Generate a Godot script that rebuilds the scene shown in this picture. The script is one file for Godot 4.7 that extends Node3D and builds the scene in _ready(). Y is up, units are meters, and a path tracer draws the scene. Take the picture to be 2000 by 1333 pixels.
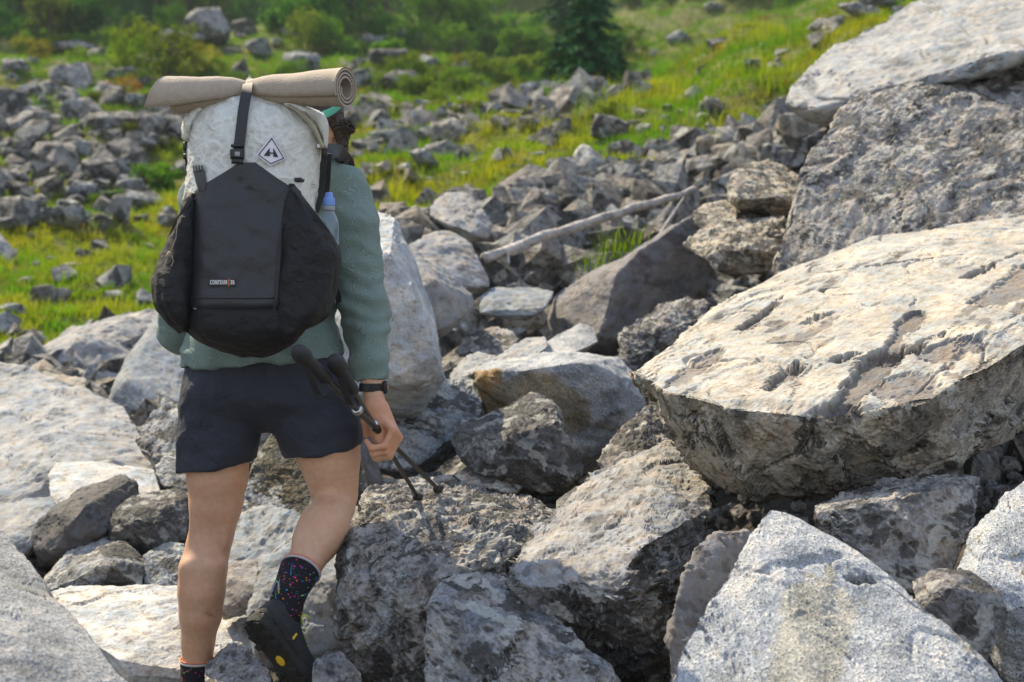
extends Node3D
# A hiker seen from behind on a boulder slope below a green mountainside.
# Units are metres, y is up. Places are worked out along lines of sight from where the photographer stood (at()),
# each with its own distance, and become ordinary world positions.

const FOC := 2777.78
const EYE := Vector3(0, 1.45, 0)
const TILT := -5.8
var fwd := Vector3.FORWARD
var upv := Vector3.UP
var rg := RandomNumberGenerator.new()
var nz := FastNoiseLite.new()
var nf := FastNoiseLite.new()
var nr := FastNoiseLite.new()
var nc := FastNoiseLite.new()
var nw := FastNoiseLite.new()
var M := {}
var taken := {}
var labels := {}
var landmarks := []


func _ready() -> void:
	rg.seed = 7
	fwd = Vector3(0, sin(deg_to_rad(TILT)), -cos(deg_to_rad(TILT)))
	upv = Vector3(0, cos(deg_to_rad(TILT)), sin(deg_to_rad(TILT)))
	# camera
	var cam := Camera3D.new()
	cam.name = "camera"
	cam.position = EYE
	cam.rotation_degrees.x = TILT
	cam.fov = 26.99
	cam.near = 0.05
	cam.far = 900.0
	var lens := CameraAttributesPhysical.new()
	lens.frustum_focal_length = 50.0
	lens.frustum_focus_distance = 3.65
	lens.frustum_far = 900.0
	lens.exposure_aperture = 4.0
	cam.attributes = lens
	add_child(cam)
	cam.current = true
	# sky and air
	var we := WorldEnvironment.new()
	we.name = "sky_and_air"
	var e := Environment.new()
	e.background_mode = Environment.BG_SKY
	var sm := ProceduralSkyMaterial.new()
	sm.sky_top_color = Color(0.60, 0.66, 0.77)
	sm.sky_horizon_color = Color(0.92, 0.91, 0.88)
	sm.sky_curve = 0.18
	sm.ground_bottom_color = Color(0.22, 0.24, 0.18)
	sm.ground_horizon_color = Color(0.5, 0.54, 0.5)
	sm.sky_energy_multiplier = 1.08
	var sky := Sky.new()
	sky.sky_material = sm
	e.sky = sky
	e.tonemap_mode = Environment.TONE_MAPPER_LINEAR
	e.tonemap_exposure = 1.68
	e.fog_enabled = true
	e.fog_mode = Environment.FOG_MODE_EXPONENTIAL
	e.fog_density = 0.0007
	e.fog_light_color = Color(0.86, 0.92, 0.93)
	e.sdfgi_enabled = true
	e.ssao_enabled = true
	e.ssil_enabled = true
	we.environment = e
	add_child(we)
	# sun: ahead, to the left
	var sun := DirectionalLight3D.new()
	sun.name = "sun"
	sun.light_energy = 1.6
	sun.light_color = Color(1.0, 0.935, 0.81)
	sun.light_angular_distance = 0.5
	sun.shadow_enabled = true
	var az := deg_to_rad(-40.0)
	var el := deg_to_rad(46.0)
	var to_sun := Vector3(sin(az) * cos(el), sin(el), -cos(az) * cos(el))
	add_child(sun)
	sun.look_at_from_position(to_sun * 50.0, Vector3.ZERO)

	nz.noise_type = FastNoiseLite.TYPE_SIMPLEX_SMOOTH
	nz.frequency = 1.0
	nz.fractal_type = FastNoiseLite.FRACTAL_NONE
	nz.seed = 11
	nf.noise_type = FastNoiseLite.TYPE_SIMPLEX_SMOOTH
	nf.frequency = 1.0
	nf.fractal_type = FastNoiseLite.FRACTAL_FBM
	nf.fractal_octaves = 4
	nf.seed = 21
	nr.noise_type = FastNoiseLite.TYPE_SIMPLEX_SMOOTH
	nr.frequency = 1.0
	nr.fractal_type = FastNoiseLite.FRACTAL_RIDGED
	nr.fractal_octaves = 4
	nr.seed = 31
	nw.noise_type = FastNoiseLite.TYPE_SIMPLEX_SMOOTH
	nw.frequency = 1.0
	nw.fractal_type = FastNoiseLite.FRACTAL_RIDGED
	nw.fractal_octaves = 2
	nw.fractal_gain = 0.35
	nw.seed = 51
	nc.noise_type = FastNoiseLite.TYPE_CELLULAR
	nc.frequency = 1.0
	nc.cellular_return_type = FastNoiseLite.RETURN_CELL_VALUE
	nc.cellular_jitter = 1.0
	nc.fractal_type = FastNoiseLite.FRACTAL_NONE
	nc.domain_warp_enabled = true
	nc.domain_warp_amplitude = 0.5
	nc.domain_warp_frequency = 1.5
	nc.seed = 41

	make_materials()
	build_ground()
	build_boulders()
	build_rubble()
	build_plants()
	build_hiker()
	build_pack()


# ---------------------------------------------------------------- places and names

func at(x: float, y: float, d: float) -> Vector3:
	return EYE + (fwd + Vector3.RIGHT * ((x - 1000.0) / FOC) + upv * ((666.5 - y) / FOC)) * d


func pix(p: Vector3) -> Vector3:
	var q := p - EYE
	var d := q.dot(fwd)
	return Vector3(1000.0 + q.x / d * FOC, 666.5 - q.dot(upv) / d * FOC, d)


func numbered(n: String) -> String:
	if not taken.has(n):
		taken[n] = 0
		return n
	taken[n] += 1
	return "%s_%03d" % [n, taken[n]]


func tag(o: Node3D, label: String, category := "", group := "", kind := "") -> Node3D:
	if label:
		o.set_meta("label", label)
	if category:
		o.set_meta("category", category)
	if group:
		o.set_meta("group", group)
	if kind:
		o.set_meta("kind", kind)
	return o


func thing(called: String, label: String, category: String, where := Vector3.ZERO, group := "") -> Node3D:
	var o := Node3D.new()
	o.name = numbered(called)
	o.position = where
	add_child(o, true)
	tag(o, label, category, group)
	return o


func part(called: String, mesh: Mesh, mat: Material, parent: Node3D) -> MeshInstance3D:
	var o := MeshInstance3D.new()
	o.name = called
	o.mesh = mesh
	o.material_override = mat
	parent.add_child(o, true)
	return o


func one(called: String, mesh: Mesh, mat: Material, where := Vector3.ZERO) -> MeshInstance3D:
	var o := MeshInstance3D.new()
	o.name = numbered(called)
	o.mesh = mesh
	o.material_override = mat
	o.position = where
	add_child(o, true)
	return o


# ---------------------------------------------------------------- mesh tools (faces counter-clockwise here, turned when written)

func mk(v: PackedVector3Array, f: PackedInt32Array, col := PackedColorArray(), uv := PackedVector2Array(), flat := false) -> ArrayMesh:
	var a := []
	a.resize(Mesh.ARRAY_MAX)
	if flat:
		var v2 := PackedVector3Array()
		var n2 := PackedVector3Array()
		var c2 := PackedColorArray()
		var u2 := PackedVector2Array()
		v2.resize(f.size())
		n2.resize(f.size())
		if col.size():
			c2.resize(f.size())
		if uv.size():
			u2.resize(f.size())
		for t in range(0, f.size(), 3):
			var p0 := v[f[t]]
			var p1 := v[f[t + 1]]
			var p2 := v[f[t + 2]]
			var n := (p1 - p0).cross(p2 - p0).normalized()
			v2[t] = p0
			v2[t + 1] = p2
			v2[t + 2] = p1
			n2[t] = n
			n2[t + 1] = n
			n2[t + 2] = n
			if col.size():
				c2[t] = col[f[t]]
				c2[t + 1] = col[f[t + 2]]
				c2[t + 2] = col[f[t + 1]]
			if uv.size():
				u2[t] = uv[f[t]]
				u2[t + 1] = uv[f[t + 2]]
				u2[t + 2] = uv[f[t + 1]]
		a[Mesh.ARRAY_VERTEX] = v2
		a[Mesh.ARRAY_NORMAL] = n2
		if col.size():
			a[Mesh.ARRAY_COLOR] = c2
		if uv.size():
			a[Mesh.ARRAY_TEX_UV] = u2
	else:
		var n := normals(v, f)
		var g := PackedInt32Array()
		g.resize(f.size())
		for t in range(0, f.size(), 3):
			g[t] = f[t]
			g[t + 1] = f[t + 2]
			g[t + 2] = f[t + 1]
		a[Mesh.ARRAY_VERTEX] = v
		a[Mesh.ARRAY_NORMAL] = n
		a[Mesh.ARRAY_INDEX] = g
		if col.size():
			a[Mesh.ARRAY_COLOR] = col
		if uv.size():
			a[Mesh.ARRAY_TEX_UV] = uv
	var m := ArrayMesh.new()
	m.add_surface_from_arrays(Mesh.PRIMITIVE_TRIANGLES, a)
	return m


func normals(v: PackedVector3Array, f: PackedInt32Array) -> PackedVector3Array:
	var n := PackedVector3Array()
	n.resize(v.size())
	for t in range(0, f.size(), 3):
		var p0 := v[f[t]]
		var k := (v[f[t + 1]] - p0).cross(v[f[t + 2]] - p0)
		n[f[t]] += k
		n[f[t + 1]] += k
		n[f[t + 2]] += k
	for i in n.size():
		n[i] = n[i].normalized()
	return n


func hull(p: PackedVector3Array) -> PackedInt32Array:
	var f := PackedInt32Array()
	var n := p.size()
	for i in n:
		for j in range(i + 1, n):
			var e := p[j] - p[i]
			for k in range(j + 1, n):
				var m := e.cross(p[k] - p[i])
				var pos := false
				var neg := false
				for q in n:
					if q == i or q == j or q == k:
						continue
					var s := m.dot(p[q] - p[i])
					if s > 0.0:
						pos = true
						if neg:
							break
					else:
						neg = true
						if pos:
							break
				if pos and neg:
					continue
				if pos:
					f.append_array([i, k, j])
				else:
					f.append_array([i, j, k])
	return f


# splits edges until none is longer than px of the photograph's pixels (coarser on the far side)
func refine(v: PackedVector3Array, f: PackedInt32Array, px: float, mid: Vector3, most := 9) -> Array:
	for go in most:
		var seen := {}
		var out := PackedInt32Array()
		var split := false
		for t in range(0, f.size(), 3):
			var c := [f[t], f[t + 1], f[t + 2]]
			var h := [-1, -1, -1]
			var far := (v[c[1]] - v[c[0]]).cross(v[c[2]] - v[c[0]]).dot(EYE - v[c[0]]) < 0.0
			for k in 3:
				var a: int = c[k]
				var b: int = c[(k + 1) % 3]
				var key := mini(a, b) * 4194304 + maxi(a, b)
				if seen.has(key):
					h[k] = seen[key]
				else:
					var q := (v[a] + v[b]) * 0.5
					var lim := px * q.distance_to(EYE) / FOC * (4.0 if far else 1.0)
					if v[a].distance_squared_to(v[b]) > lim * lim:
						seen[key] = v.size()
						h[k] = v.size()
						v.append(q)
						split = true
					else:
						seen[key] = -1
			var n := int(h[0] >= 0) + int(h[1] >= 0) + int(h[2] >= 0)
			if n == 0:
				out.append_array([c[0], c[1], c[2]])
			elif n == 3:
				out.append_array([c[0], h[0], h[2], h[0], c[1], h[1], h[2], h[1], c[2], h[0], h[1], h[2]])
			elif n == 1:
				for k in 3:
					if h[k] >= 0:
						out.append_array([c[k], h[k], c[(k + 2) % 3], h[k], c[(k + 1) % 3], c[(k + 2) % 3]])
			else:
				for k in 3:
					if h[k] < 0:
						var a: int = c[k]
						var b: int = c[(k + 1) % 3]
						var d: int = c[(k + 2) % 3]
						var hb: int = h[(k + 1) % 3]
						var hd: int = h[(k + 2) % 3]
						out.append_array([hb, d, hd])
						if v[a].distance_squared_to(v[hb]) < v[b].distance_squared_to(v[hd]):
							out.append_array([a, b, hb, a, hb, hd])
						else:
							out.append_array([a, b, hd, b, hb, hd])
		f = out
		if not split:
			break
	return [v, f]


# closed rings joined one to the next; caps close the ends
func loft(rings: Array, caps := true, uvs := false) -> Array:
	var v := PackedVector3Array()
	var f := PackedInt32Array()
	var uv := PackedVector2Array()
	var n: int = rings[0].size()
	for r in rings.size():
		for k in n:
			v.append(rings[r][k])
			uv.append(Vector2(float(k) / n, float(r) / (rings.size() - 1)))
	for r in rings.size() - 1:
		for k in n:
			var a := r * n + k
			var b := r * n + (k + 1) % n
			f.append_array([a, b, a + n, b, b + n, a + n])
	if caps:
		for end in [0, rings.size() - 1]:
			var c := Vector3.ZERO
			for p in rings[end]:
				c += p
			v.append(c / n)
			uv.append(Vector2(0.5, 0.0 if end == 0 else 1.0))
			var o: int = end * n
			for k in n:
				if end == 0:
					f.append_array([v.size() - 1, o + (k + 1) % n, o + k])
				else:
					f.append_array([v.size() - 1, o + k, o + (k + 1) % n])
	return [v, f, uv]


# a tube through points with a radius at each
func tube(path: PackedVector3Array, rad: PackedFloat32Array, sides := 10) -> Array:
	var rings := []
	var x := Vector3.ZERO
	for i in path.size():
		var t := (path[mini(i + 1, path.size() - 1)] - path[maxi(i - 1, 0)]).normalized()
		if i == 0:
			x = t.cross(Vector3.UP if absf(t.y) < 0.9 else Vector3.RIGHT).normalized()
		else:
			x = (x - t * x.dot(t)).normalized()
		var y := t.cross(x)
		var ring := PackedVector3Array()
		for k in sides:
			var w := TAU * k / sides
			ring.append(path[i] + (x * cos(w) + y * sin(w)) * rad[i])
		rings.append(ring)
	return loft(rings)


# a flat band (strap) along a path, with its broad side along "side"
func band(path: PackedVector3Array, side: PackedVector3Array, wide: float, thick: float) -> Array:
	var rings := []
	for i in path.size():
		var t := (path[mini(i + 1, path.size() - 1)] - path[maxi(i - 1, 0)]).normalized()
		var s := (side[i] - t * side[i].dot(t)).normalized() * wide * 0.5
		var n := t.cross(s).normalized() * thick * 0.5
		rings.append(PackedVector3Array([path[i] - s - n * 0.6, path[i] - s * 0.94 - n, path[i] + s * 0.94 - n, path[i] + s - n * 0.6, path[i] + s + n * 0.6, path[i] + s * 0.94 + n, path[i] - s * 0.94 + n, path[i] - s + n * 0.6]))
	return loft(rings)


func bx(c: Vector3, s: Vector3, basis := Basis(), bev := 0.15) -> Array:
	var b := minf(s.x, minf(s.y, s.z)) * bev
	var rings := []
	for q in [[-1.0, b], [-1.0, 0.0], [1.0, 0.0], [1.0, b]]:
		var ring := PackedVector3Array()
		var hx: float = s.x * 0.5 - (b if q[1] > 0.0 else 0.0)
		var hy: float = s.y * 0.5 - (b if q[1] > 0.0 else 0.0)
		var z: float = q[0] * (s.z * 0.5 - (0.0 if q[1] > 0.0 else b))
		var c2 := b * 0.7
		for p in [[-hx + c2, -hy], [hx - c2, -hy], [hx, -hy + c2], [hx, hy - c2], [hx - c2, hy], [-hx + c2, hy], [-hx, hy - c2], [-hx, -hy + c2]]:
			ring.append(c + basis * Vector3(p[0], p[1], z))
		rings.append(ring)
	return loft(rings)


func join(list: Array) -> Array:
	var v := PackedVector3Array()
	var f := PackedInt32Array()
	for m in list:
		var o := v.size()
		v.append_array(m[0])
		for i in m[1]:
			f.append(i + o)
	return [v, f]


func away(m: Array, origin: Vector3) -> Array:
	for i in m[0].size():
		m[0][i] -= origin
	return m


# ---------------------------------------------------------------- materials

func noise_bytes(size: int, freq: float, kind: int, fractal: int, oct: int, sd: int, warp := 0.0) -> PackedByteArray:
	var n := FastNoiseLite.new()
	n.seed = sd
	n.noise_type = kind
	n.frequency = freq / size
	n.fractal_type = fractal
	n.fractal_octaves = oct
	if warp > 0.0:
		n.domain_warp_enabled = true
		n.domain_warp_amplitude = warp
		n.domain_warp_frequency = freq / size * 0.8
	if kind == FastNoiseLite.TYPE_CELLULAR:
		n.cellular_return_type = FastNoiseLite.RETURN_DISTANCE2_SUB
	return n.get_seamless_image(size, size).get_data()


func std(albedo: Color, rough: float, called: String) -> StandardMaterial3D:
	var m := StandardMaterial3D.new()
	m.resource_name = called
	m.albedo_color = albedo.linear_to_srgb()
	m.roughness = rough
	M[called] = m
	return m


func bump(m: StandardMaterial3D, t: Texture2D, depth_cm: float) -> void:
	m.heightmap_enabled = true
	m.heightmap_texture = t
	m.heightmap_scale = depth_cm


func triplanar(m: StandardMaterial3D, tile: float, world := true) -> void:
	m.uv1_triplanar = true
	m.uv1_world_triplanar = world
	m.uv1_triplanar_sharpness = 5.0
	m.uv1_scale = Vector3.ONE / tile


func grey_tex(b: PackedByteArray, size: int) -> ImageTexture:
	return ImageTexture.create_from_image(Image.create_from_data(size, size, false, Image.FORMAT_L8, b))


func make_materials() -> void:
	var S := FastNoiseLite.TYPE_SIMPLEX_SMOOTH
	var fb := FastNoiseLite.FRACTAL_FBM
	var ri := FastNoiseLite.FRACTAL_RIDGED
	# weathered rock: blotches, grain, thin cracks
	var n := 1024
	var a := noise_bytes(n, 7.0, S, fb, 6, 1, 60.0)
	var g := noise_bytes(n, 90.0, S, fb, 3, 2)
	var k := noise_bytes(n, 5.0, S, ri, 4, 3, 90.0)
	var w := noise_bytes(n, 22.0, S, fb, 4, 4, 25.0)
	var rgb := PackedByteArray()
	rgb.resize(n * n * 3)
	var rgs := PackedByteArray()
	rgs.resize(n * n * 3)
	var hgt := PackedByteArray()
	hgt.resize(n * n)
	for i in n * n:
		var av := a[i] / 255.0
		var gv := g[i] / 255.0
		var wv := w[i] / 255.0
		var crack := clampf((k[i] / 255.0 - 0.86) * 9.0, 0.0, 1.0)
		var pit := clampf((0.36 - wv) * 6.0, 0.0, 1.0)
		var lum := 0.84 + (av - 0.5) * 0.5 + (gv - 0.5) * 0.42 + (wv - 0.5) * 0.35 - crack * 0.22 - pit * 0.16
		var hue := (av - wv) * 0.10
		rgb[i * 3] = int(clampf(lum * (1.0 + hue), 0.0, 1.0) * 255.0)
		rgb[i * 3 + 1] = int(clampf(lum, 0.0, 1.0) * 255.0)
		rgb[i * 3 + 2] = int(clampf(lum * (1.0 - hue * 1.2), 0.0, 1.0) * 255.0)
		var ls := 0.88 + (lum - 0.84) * 0.42
		rgs[i * 3] = int(clampf(ls * (1.0 + hue), 0.0, 1.0) * 255.0)
		rgs[i * 3 + 1] = int(clampf(ls, 0.0, 1.0) * 255.0)
		rgs[i * 3 + 2] = int(clampf(ls * (1.0 - hue * 1.2), 0.0, 1.0) * 255.0)
		hgt[i] = int(clampf(0.62 + (av - 0.5) * 0.35 + (gv - 0.5) * 0.28 + (wv - 0.5) * 0.5 - crack * 0.3 - pit * 0.2, 0.0, 1.0) * 255.0)
	var rock_c := ImageTexture.create_from_image(Image.create_from_data(n, n, false, Image.FORMAT_RGB8, rgb))
	var rock_h := grey_tex(hgt, n)
	var smooth_c := ImageTexture.create_from_image(Image.create_from_data(n, n, false, Image.FORMAT_RGB8, rgs))
	# granite: salt and pepper grain
	var g1 := noise_bytes(n, 150.0, S, fb, 2, 5)
	var g2 := noise_bytes(n, 70.0, S, fb, 4, 6)
	var big := noise_bytes(n, 6.0, S, fb, 4, 7, 40.0)
	var rgb2 := PackedByteArray()
	rgb2.resize(n * n * 3)
	var h2 := PackedByteArray()
	h2.resize(n * n)
	for i in n * n:
		var p := g1[i] / 255.0
		var q := g2[i] / 255.0
		var b := big[i] / 255.0
		var black := clampf((p - 0.57) * 7.0, 0.0, 1.0) * clampf((q - 0.30) * 4.0, 0.0, 1.0)
		var lum := 0.88 + (q - 0.5) * 0.44 + (b - 0.5) * 0.34 - black * 0.52
		var warm := clampf((b - 0.60) * 3.0, 0.0, 1.0) * 0.07
		rgb2[i * 3] = int(clampf(lum * (0.985 + warm), 0.0, 1.0) * 255.0)
		rgb2[i * 3 + 1] = int(clampf(lum, 0.0, 1.0) * 255.0)
		rgb2[i * 3 + 2] = int(clampf(lum * (1.02 - warm), 0.0, 1.0) * 255.0)
		h2[i] = int(clampf(0.5 + (q - 0.5) * 0.6 + (p - 0.5) * 0.3 + (b - 0.5) * 0.2 - black * 0.15, 0.0, 1.0) * 255.0)
	var gran_c := ImageTexture.create_from_image(Image.create_from_data(n, n, false, Image.FORMAT_RGB8, rgb2))
	var gran_h := grey_tex(h2, n)
	# lichens and mineral patches with crisp edges, as a layer with alpha
	var e1 := noise_bytes(n, 9.0, S, fb, 6, 8, 50.0)
	var e2 := noise_bytes(n, 16.0, S, fb, 5, 9, 20.0)
	var e3 := noise_bytes(n, 5.0, S, fb, 3, 10, 20.0)
	var li := PackedByteArray()
	li.resize(n * n * 4)
	for i in n * n:
		var d := smoothstep(0.565, 0.61, e1[i] / 255.0 + (e3[i] / 255.0 - 0.5) * 0.35)
		var p := smoothstep(0.635, 0.68, e2[i] / 255.0 - (e3[i] / 255.0 - 0.5) * 0.25)
		var v := w[(i * 3) % (n * n)] / 255.0 * 0.12
		if d > p:
			li[i * 4] = int((0.13 + v) * 255)
			li[i * 4 + 1] = int((0.122 + v) * 255)
			li[i * 4 + 2] = int((0.105 + v) * 255)
			li[i * 4 + 3] = int(d * 0.85 * 255)
		else:
			li[i * 4] = int((0.62 + v) * 255)
			li[i * 4 + 1] = int((0.62 + v) * 255)
			li[i * 4 + 2] = int((0.585 + v) * 255)
			li[i * 4 + 3] = int(p * 0.5 * 255)
	var lich := ImageTexture.create_from_image(Image.create_from_data(n, n, false, Image.FORMAT_RGBA8, li))

	for kind in ["weathered_rock", "smooth_rock", "granite", "far_rock"]:
		var m := std(Color.WHITE, 0.88, kind)
		m.vertex_color_use_as_albedo = true
		m.albedo_texture = gran_c if kind == "granite" else smooth_c if kind == "smooth_rock" else rock_c
		triplanar(m, 0.95 if kind == "granite" else 1.3)
		bump(m, gran_h if kind == "granite" else rock_h, 0.45 if kind == "granite" else (1.9 if kind == "weathered_rock" else 0.6))
		if kind == "weathered_rock" or kind == "far_rock":
			m.detail_enabled = true
			m.detail_blend_mode = BaseMaterial3D.BLEND_MODE_MIX
			m.detail_uv_layer = BaseMaterial3D.DETAIL_UV_2
			m.detail_albedo = lich
			m.uv2_triplanar = true
			m.uv2_world_triplanar = true
			m.uv2_triplanar_sharpness = 5.0
			m.uv2_scale = Vector3.ONE / (1.7 if kind == "weathered_rock" else 3.1)
	M["far_rock"].heightmap_scale = 4.0

	var soil := std(Color.WHITE, 0.95, "ground")
	soil.vertex_color_use_as_albedo = true
	soil.albedo_texture = rock_c
	triplanar(soil, 2.3)
	bump(soil, rock_h, 4.0)

	var grass := std(Color.WHITE, 0.6, "grass")
	grass.vertex_color_use_as_albedo = true
	grass.metallic_specular = 0.2
	grass.backlight_enabled = true
	grass.backlight = Color(0.95, 1.0, 0.45)
	grass.cull_mode = BaseMaterial3D.CULL_DISABLED
	var leaf := std(Color.WHITE, 0.8, "leaf")
	leaf.vertex_color_use_as_albedo = true
	leaf.metallic_specular = 0.15
	leaf.backlight_enabled = true
	leaf.backlight = Color(0.95, 1.0, 0.4)
	leaf.cull_mode = BaseMaterial3D.CULL_DISABLED
	var needle := std(Color.WHITE, 0.6, "needles")
	needle.vertex_color_use_as_albedo = true
	needle.metallic_specular = 0.1
	needle.cull_mode = BaseMaterial3D.CULL_DISABLED
	needle.backlight_enabled = true
	needle.backlight = Color(0.25, 0.3, 0.15)
	std(Color(0.10, 0.075, 0.055), 0.9, "bark")

	# bleached wood
	var wd := std(Color(0.50, 0.46, 0.43), 0.75, "bleached_wood")
	wd.albedo_texture = rock_c
	triplanar(wd, 0.9)
	bump(wd, rock_h, 1.0)

	make_cloth(rock_h, g, a)


func make_cloth(rock_h: Texture2D, grain: PackedByteArray, blot: PackedByteArray) -> void:
	var S := FastNoiseLite.TYPE_SIMPLEX_SMOOTH
	var fb := FastNoiseLite.FRACTAL_FBM
	var n := 512
	# skin
	var sk := std(Color(0.64, 0.40, 0.255), 0.45, "skin")
	sk.subsurf_scatter_enabled = true
	sk.subsurf_scatter_strength = 0.12
	var sv := noise_bytes(n, 14.0, S, fb, 5, 51)
	var sf := noise_bytes(n, 120.0, S, fb, 2, 52)
	var rgb := PackedByteArray()
	rgb.resize(n * n * 3)
	for i in n * n:
		var q := sv[i] / 255.0 - 0.5
		var p := sf[i] / 255.0 - 0.5
		rgb[i * 3] = int(clampf(0.95 + q * 0.05 + p * 0.04, 0, 1) * 255)
		rgb[i * 3 + 1] = int(clampf(0.93 + q * 0.09 + p * 0.06, 0, 1) * 255)
		rgb[i * 3 + 2] = int(clampf(0.92 + q * 0.10 + p * 0.07, 0, 1) * 255)
	sk.albedo_texture = ImageTexture.create_from_image(Image.create_from_data(n, n, false, Image.FORMAT_RGB8, rgb))
	triplanar(sk, 0.3)
	bump(sk, grey_tex(sf, n), 0.05)
	sk.vertex_color_use_as_albedo = true
	# shirt: thin knit with pressed wavy lines
	var wv := noise_bytes(n, 2.4, S, fb, 2, 61, 22.0)
	var lines := PackedByteArray()
	lines.resize(n * n)
	var rgb3 := PackedByteArray()
	rgb3.resize(n * n * 3)
	for i in n * n:
		var ph := wv[i] / 255.0 * 17.0
		var s := 0.5 + 0.5 * sin(ph * TAU)
		lines[i] = int(s * 255)
		var t := 0.80 + 0.20 * s
		rgb3[i * 3] = int(lerpf(0.82, 0.96, s) * 255)
		rgb3[i * 3 + 1] = int(t * 255)
		rgb3[i * 3 + 2] = int(t * 255)
	var sh := std(Color(0.22, 0.295, 0.268), 0.8, "shirt_cloth")
	sh.albedo_texture = ImageTexture.create_from_image(Image.create_from_data(n, n, false, Image.FORMAT_RGB8, rgb3))
	triplanar(sh, 0.21)
	bump(sh, grey_tex(lines, n), 0.07)
	sh.rim_enabled = true
	sh.rim = 0.15
	sh.backlight_enabled = true
	sh.backlight = Color(0.22, 0.3, 0.24)
	# shorts
	var wr := noise_bytes(n, 6.0, S, fb, 4, 71, 30.0)
	var so := std(Color(0.021, 0.024, 0.038), 0.78, "shorts_cloth")
	triplanar(so, 0.5)
	bump(so, grey_tex(wr, n), 0.8)
	so.rim_enabled = true
	so.rim = 0.12
	# white laminate of the pack: crinkled, with fibres
	var cr := noise_bytes(n, 9.0, S, FastNoiseLite.FRACTAL_RIDGED, 5, 81, 30.0)
	var rgbw := PackedByteArray()
	rgbw.resize(n * n * 3)
	for i in n * n:
		var x := i % n
		var y := i / n
		var fib := 0.035 * float((x + y) % 37 < 2) + 0.03 * float((x - y + 2 * n) % 43 < 2)
		var t := 0.90 + (cr[i] / 255.0 - 0.5) * 0.16 - fib + (grain[(i * 5) % grain.size()] / 255.0 - 0.5) * 0.06
		rgbw[i * 3] = int(clampf(t, 0, 1) * 255)
		rgbw[i * 3 + 1] = int(clampf(t, 0, 1) * 255)
		rgbw[i * 3 + 2] = int(clampf(t * 0.975, 0, 1) * 255)
	var wl := std(Color(0.84, 0.845, 0.83), 0.42, "white_laminate")
	wl.albedo_texture = ImageTexture.create_from_image(Image.create_from_data(n, n, false, Image.FORMAT_RGB8, rgbw))
	triplanar(wl, 0.34)
	bump(wl, grey_tex(cr, n), 0.4)
	wl.backlight_enabled = true
	wl.backlight = Color(0.36, 0.35, 0.30)
	var wt := std(Color(0.50, 0.46, 0.36), 0.5, "aged_laminate")
	wt.albedo_texture = wl.albedo_texture
	triplanar(wt, 0.34)
	bump(wt, grey_tex(cr, n), 0.4)
	# charcoal face fabric and black stretch fabric
	var cf := std(Color(0.020, 0.021, 0.025), 0.50, "charcoal_fabric")
	triplanar(cf, 0.45)
	bump(cf, grey_tex(wr, n), 0.3)
	cf.rim_enabled = true
	cf.rim = 0.15
	var bk := std(Color(0.006, 0.006, 0.0075), 0.75, "black_stretch")
	triplanar(bk, 0.25)
	bump(bk, grey_tex(wr, n), 0.6)
	std(Color(0.022, 0.022, 0.025), 0.6, "webbing")
	std(Color(0.012, 0.012, 0.014), 0.38, "black_plastic")
	std(Color(0.020, 0.020, 0.021), 0.7, "foam_grip")
	var sf2 := std(Color(0.05, 0.05, 0.052), 0.35, "carbon_shaft")
	sf2.metallic = 0.3
	var al := std(Color(0.55, 0.57, 0.60), 0.3, "aluminium")
	al.metallic = 0.9
	# foam mat
	var fm := std(Color(0.43, 0.375, 0.30), 0.85, "mat_foam")
	fm.albedo_texture = M["skin"].albedo_texture
	triplanar(fm, 0.3)
	bump(fm, grey_tex(noise_bytes(n, 60.0, S, fb, 3, 91), n), 0.12)
	std(Color(0.10, 0.09, 0.08), 0.85, "mat_core")
	# socks: black knit with bright flecks
	var im := Image.create(n, n, false, Image.FORMAT_RGB8)
	im.fill(Color(0.055, 0.05, 0.075))
	var r2 := RandomNumberGenerator.new()
	r2.seed = 5
	var inks := [Color(0.95, 0.16, 0.55), Color(0.05, 0.62, 0.85), Color(0.95, 0.45, 0.2), Color(0.2, 0.85, 0.7), Color(0.75, 0.85, 0.2), Color(0.45, 0.35, 0.75)]
	for q in 420:
		var c: Color = inks[r2.randi() % 3 if q % 2 else r2.randi() % 6]
		var x := r2.randi() % n
		var y := r2.randi() % n
		var s := 2 + r2.randi() % 9
		for dx in s:
			for dy in maxi(2, s * 2 / 3):
				im.set_pixel((x + dx) % n, (y + dy) % n, c)
	for q in 16:
		var c: Color = inks[[1, 4, 1, 2][q % 4]]
		var x := float(r2.randi() % n)
		var y := float(r2.randi() % n)
		var dx := r2.randf_range(-0.6, 0.6)
		for t in 70:
			for u in 6:
				im.set_pixel(posmod(int(x + dx * t) + u, n), posmod(int(y + t), n), c)
	var sc := std(Color(1, 1, 1), 0.9, "sock_knit")
	sc.albedo_texture = ImageTexture.create_from_image(im)
	triplanar(sc, 0.26)
	bump(sc, grey_tex(noise_bytes(n, 80.0, S, fb, 2, 95), n), 0.15)
	std(Color(0.62, 0.20, 0.10), 0.9, "sock_orange")
	std(Color(0.45, 0.42, 0.42), 0.9, "sock_grey")
	var lime := std(Color(0.42, 0.55, 0.06), 0.8, "lime_cord")
	lime.rim_enabled = true
	# boots
	var lt := std(Color(0.020, 0.021, 0.022), 0.72, "boot_leather")
	triplanar(lt, 0.25)
	bump(lt, grey_tex(wr, n), 0.5)
	var rb := std(Color(0.022, 0.021, 0.017), 0.85, "boot_rubber")
	triplanar(rb, 0.3)
	bump(rb, rock_h, 0.6)
	std(Color(0.75, 0.47, 0.02), 0.6, "yellow_badge")
	std(Color(0.72, 0.70, 0.76), 0.6, "patch_white")
	std(Color(0.015, 0.015, 0.018), 0.6, "patch_black")
	std(Color(0.75, 0.16, 0.04), 0.6, "orange_print")
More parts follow.
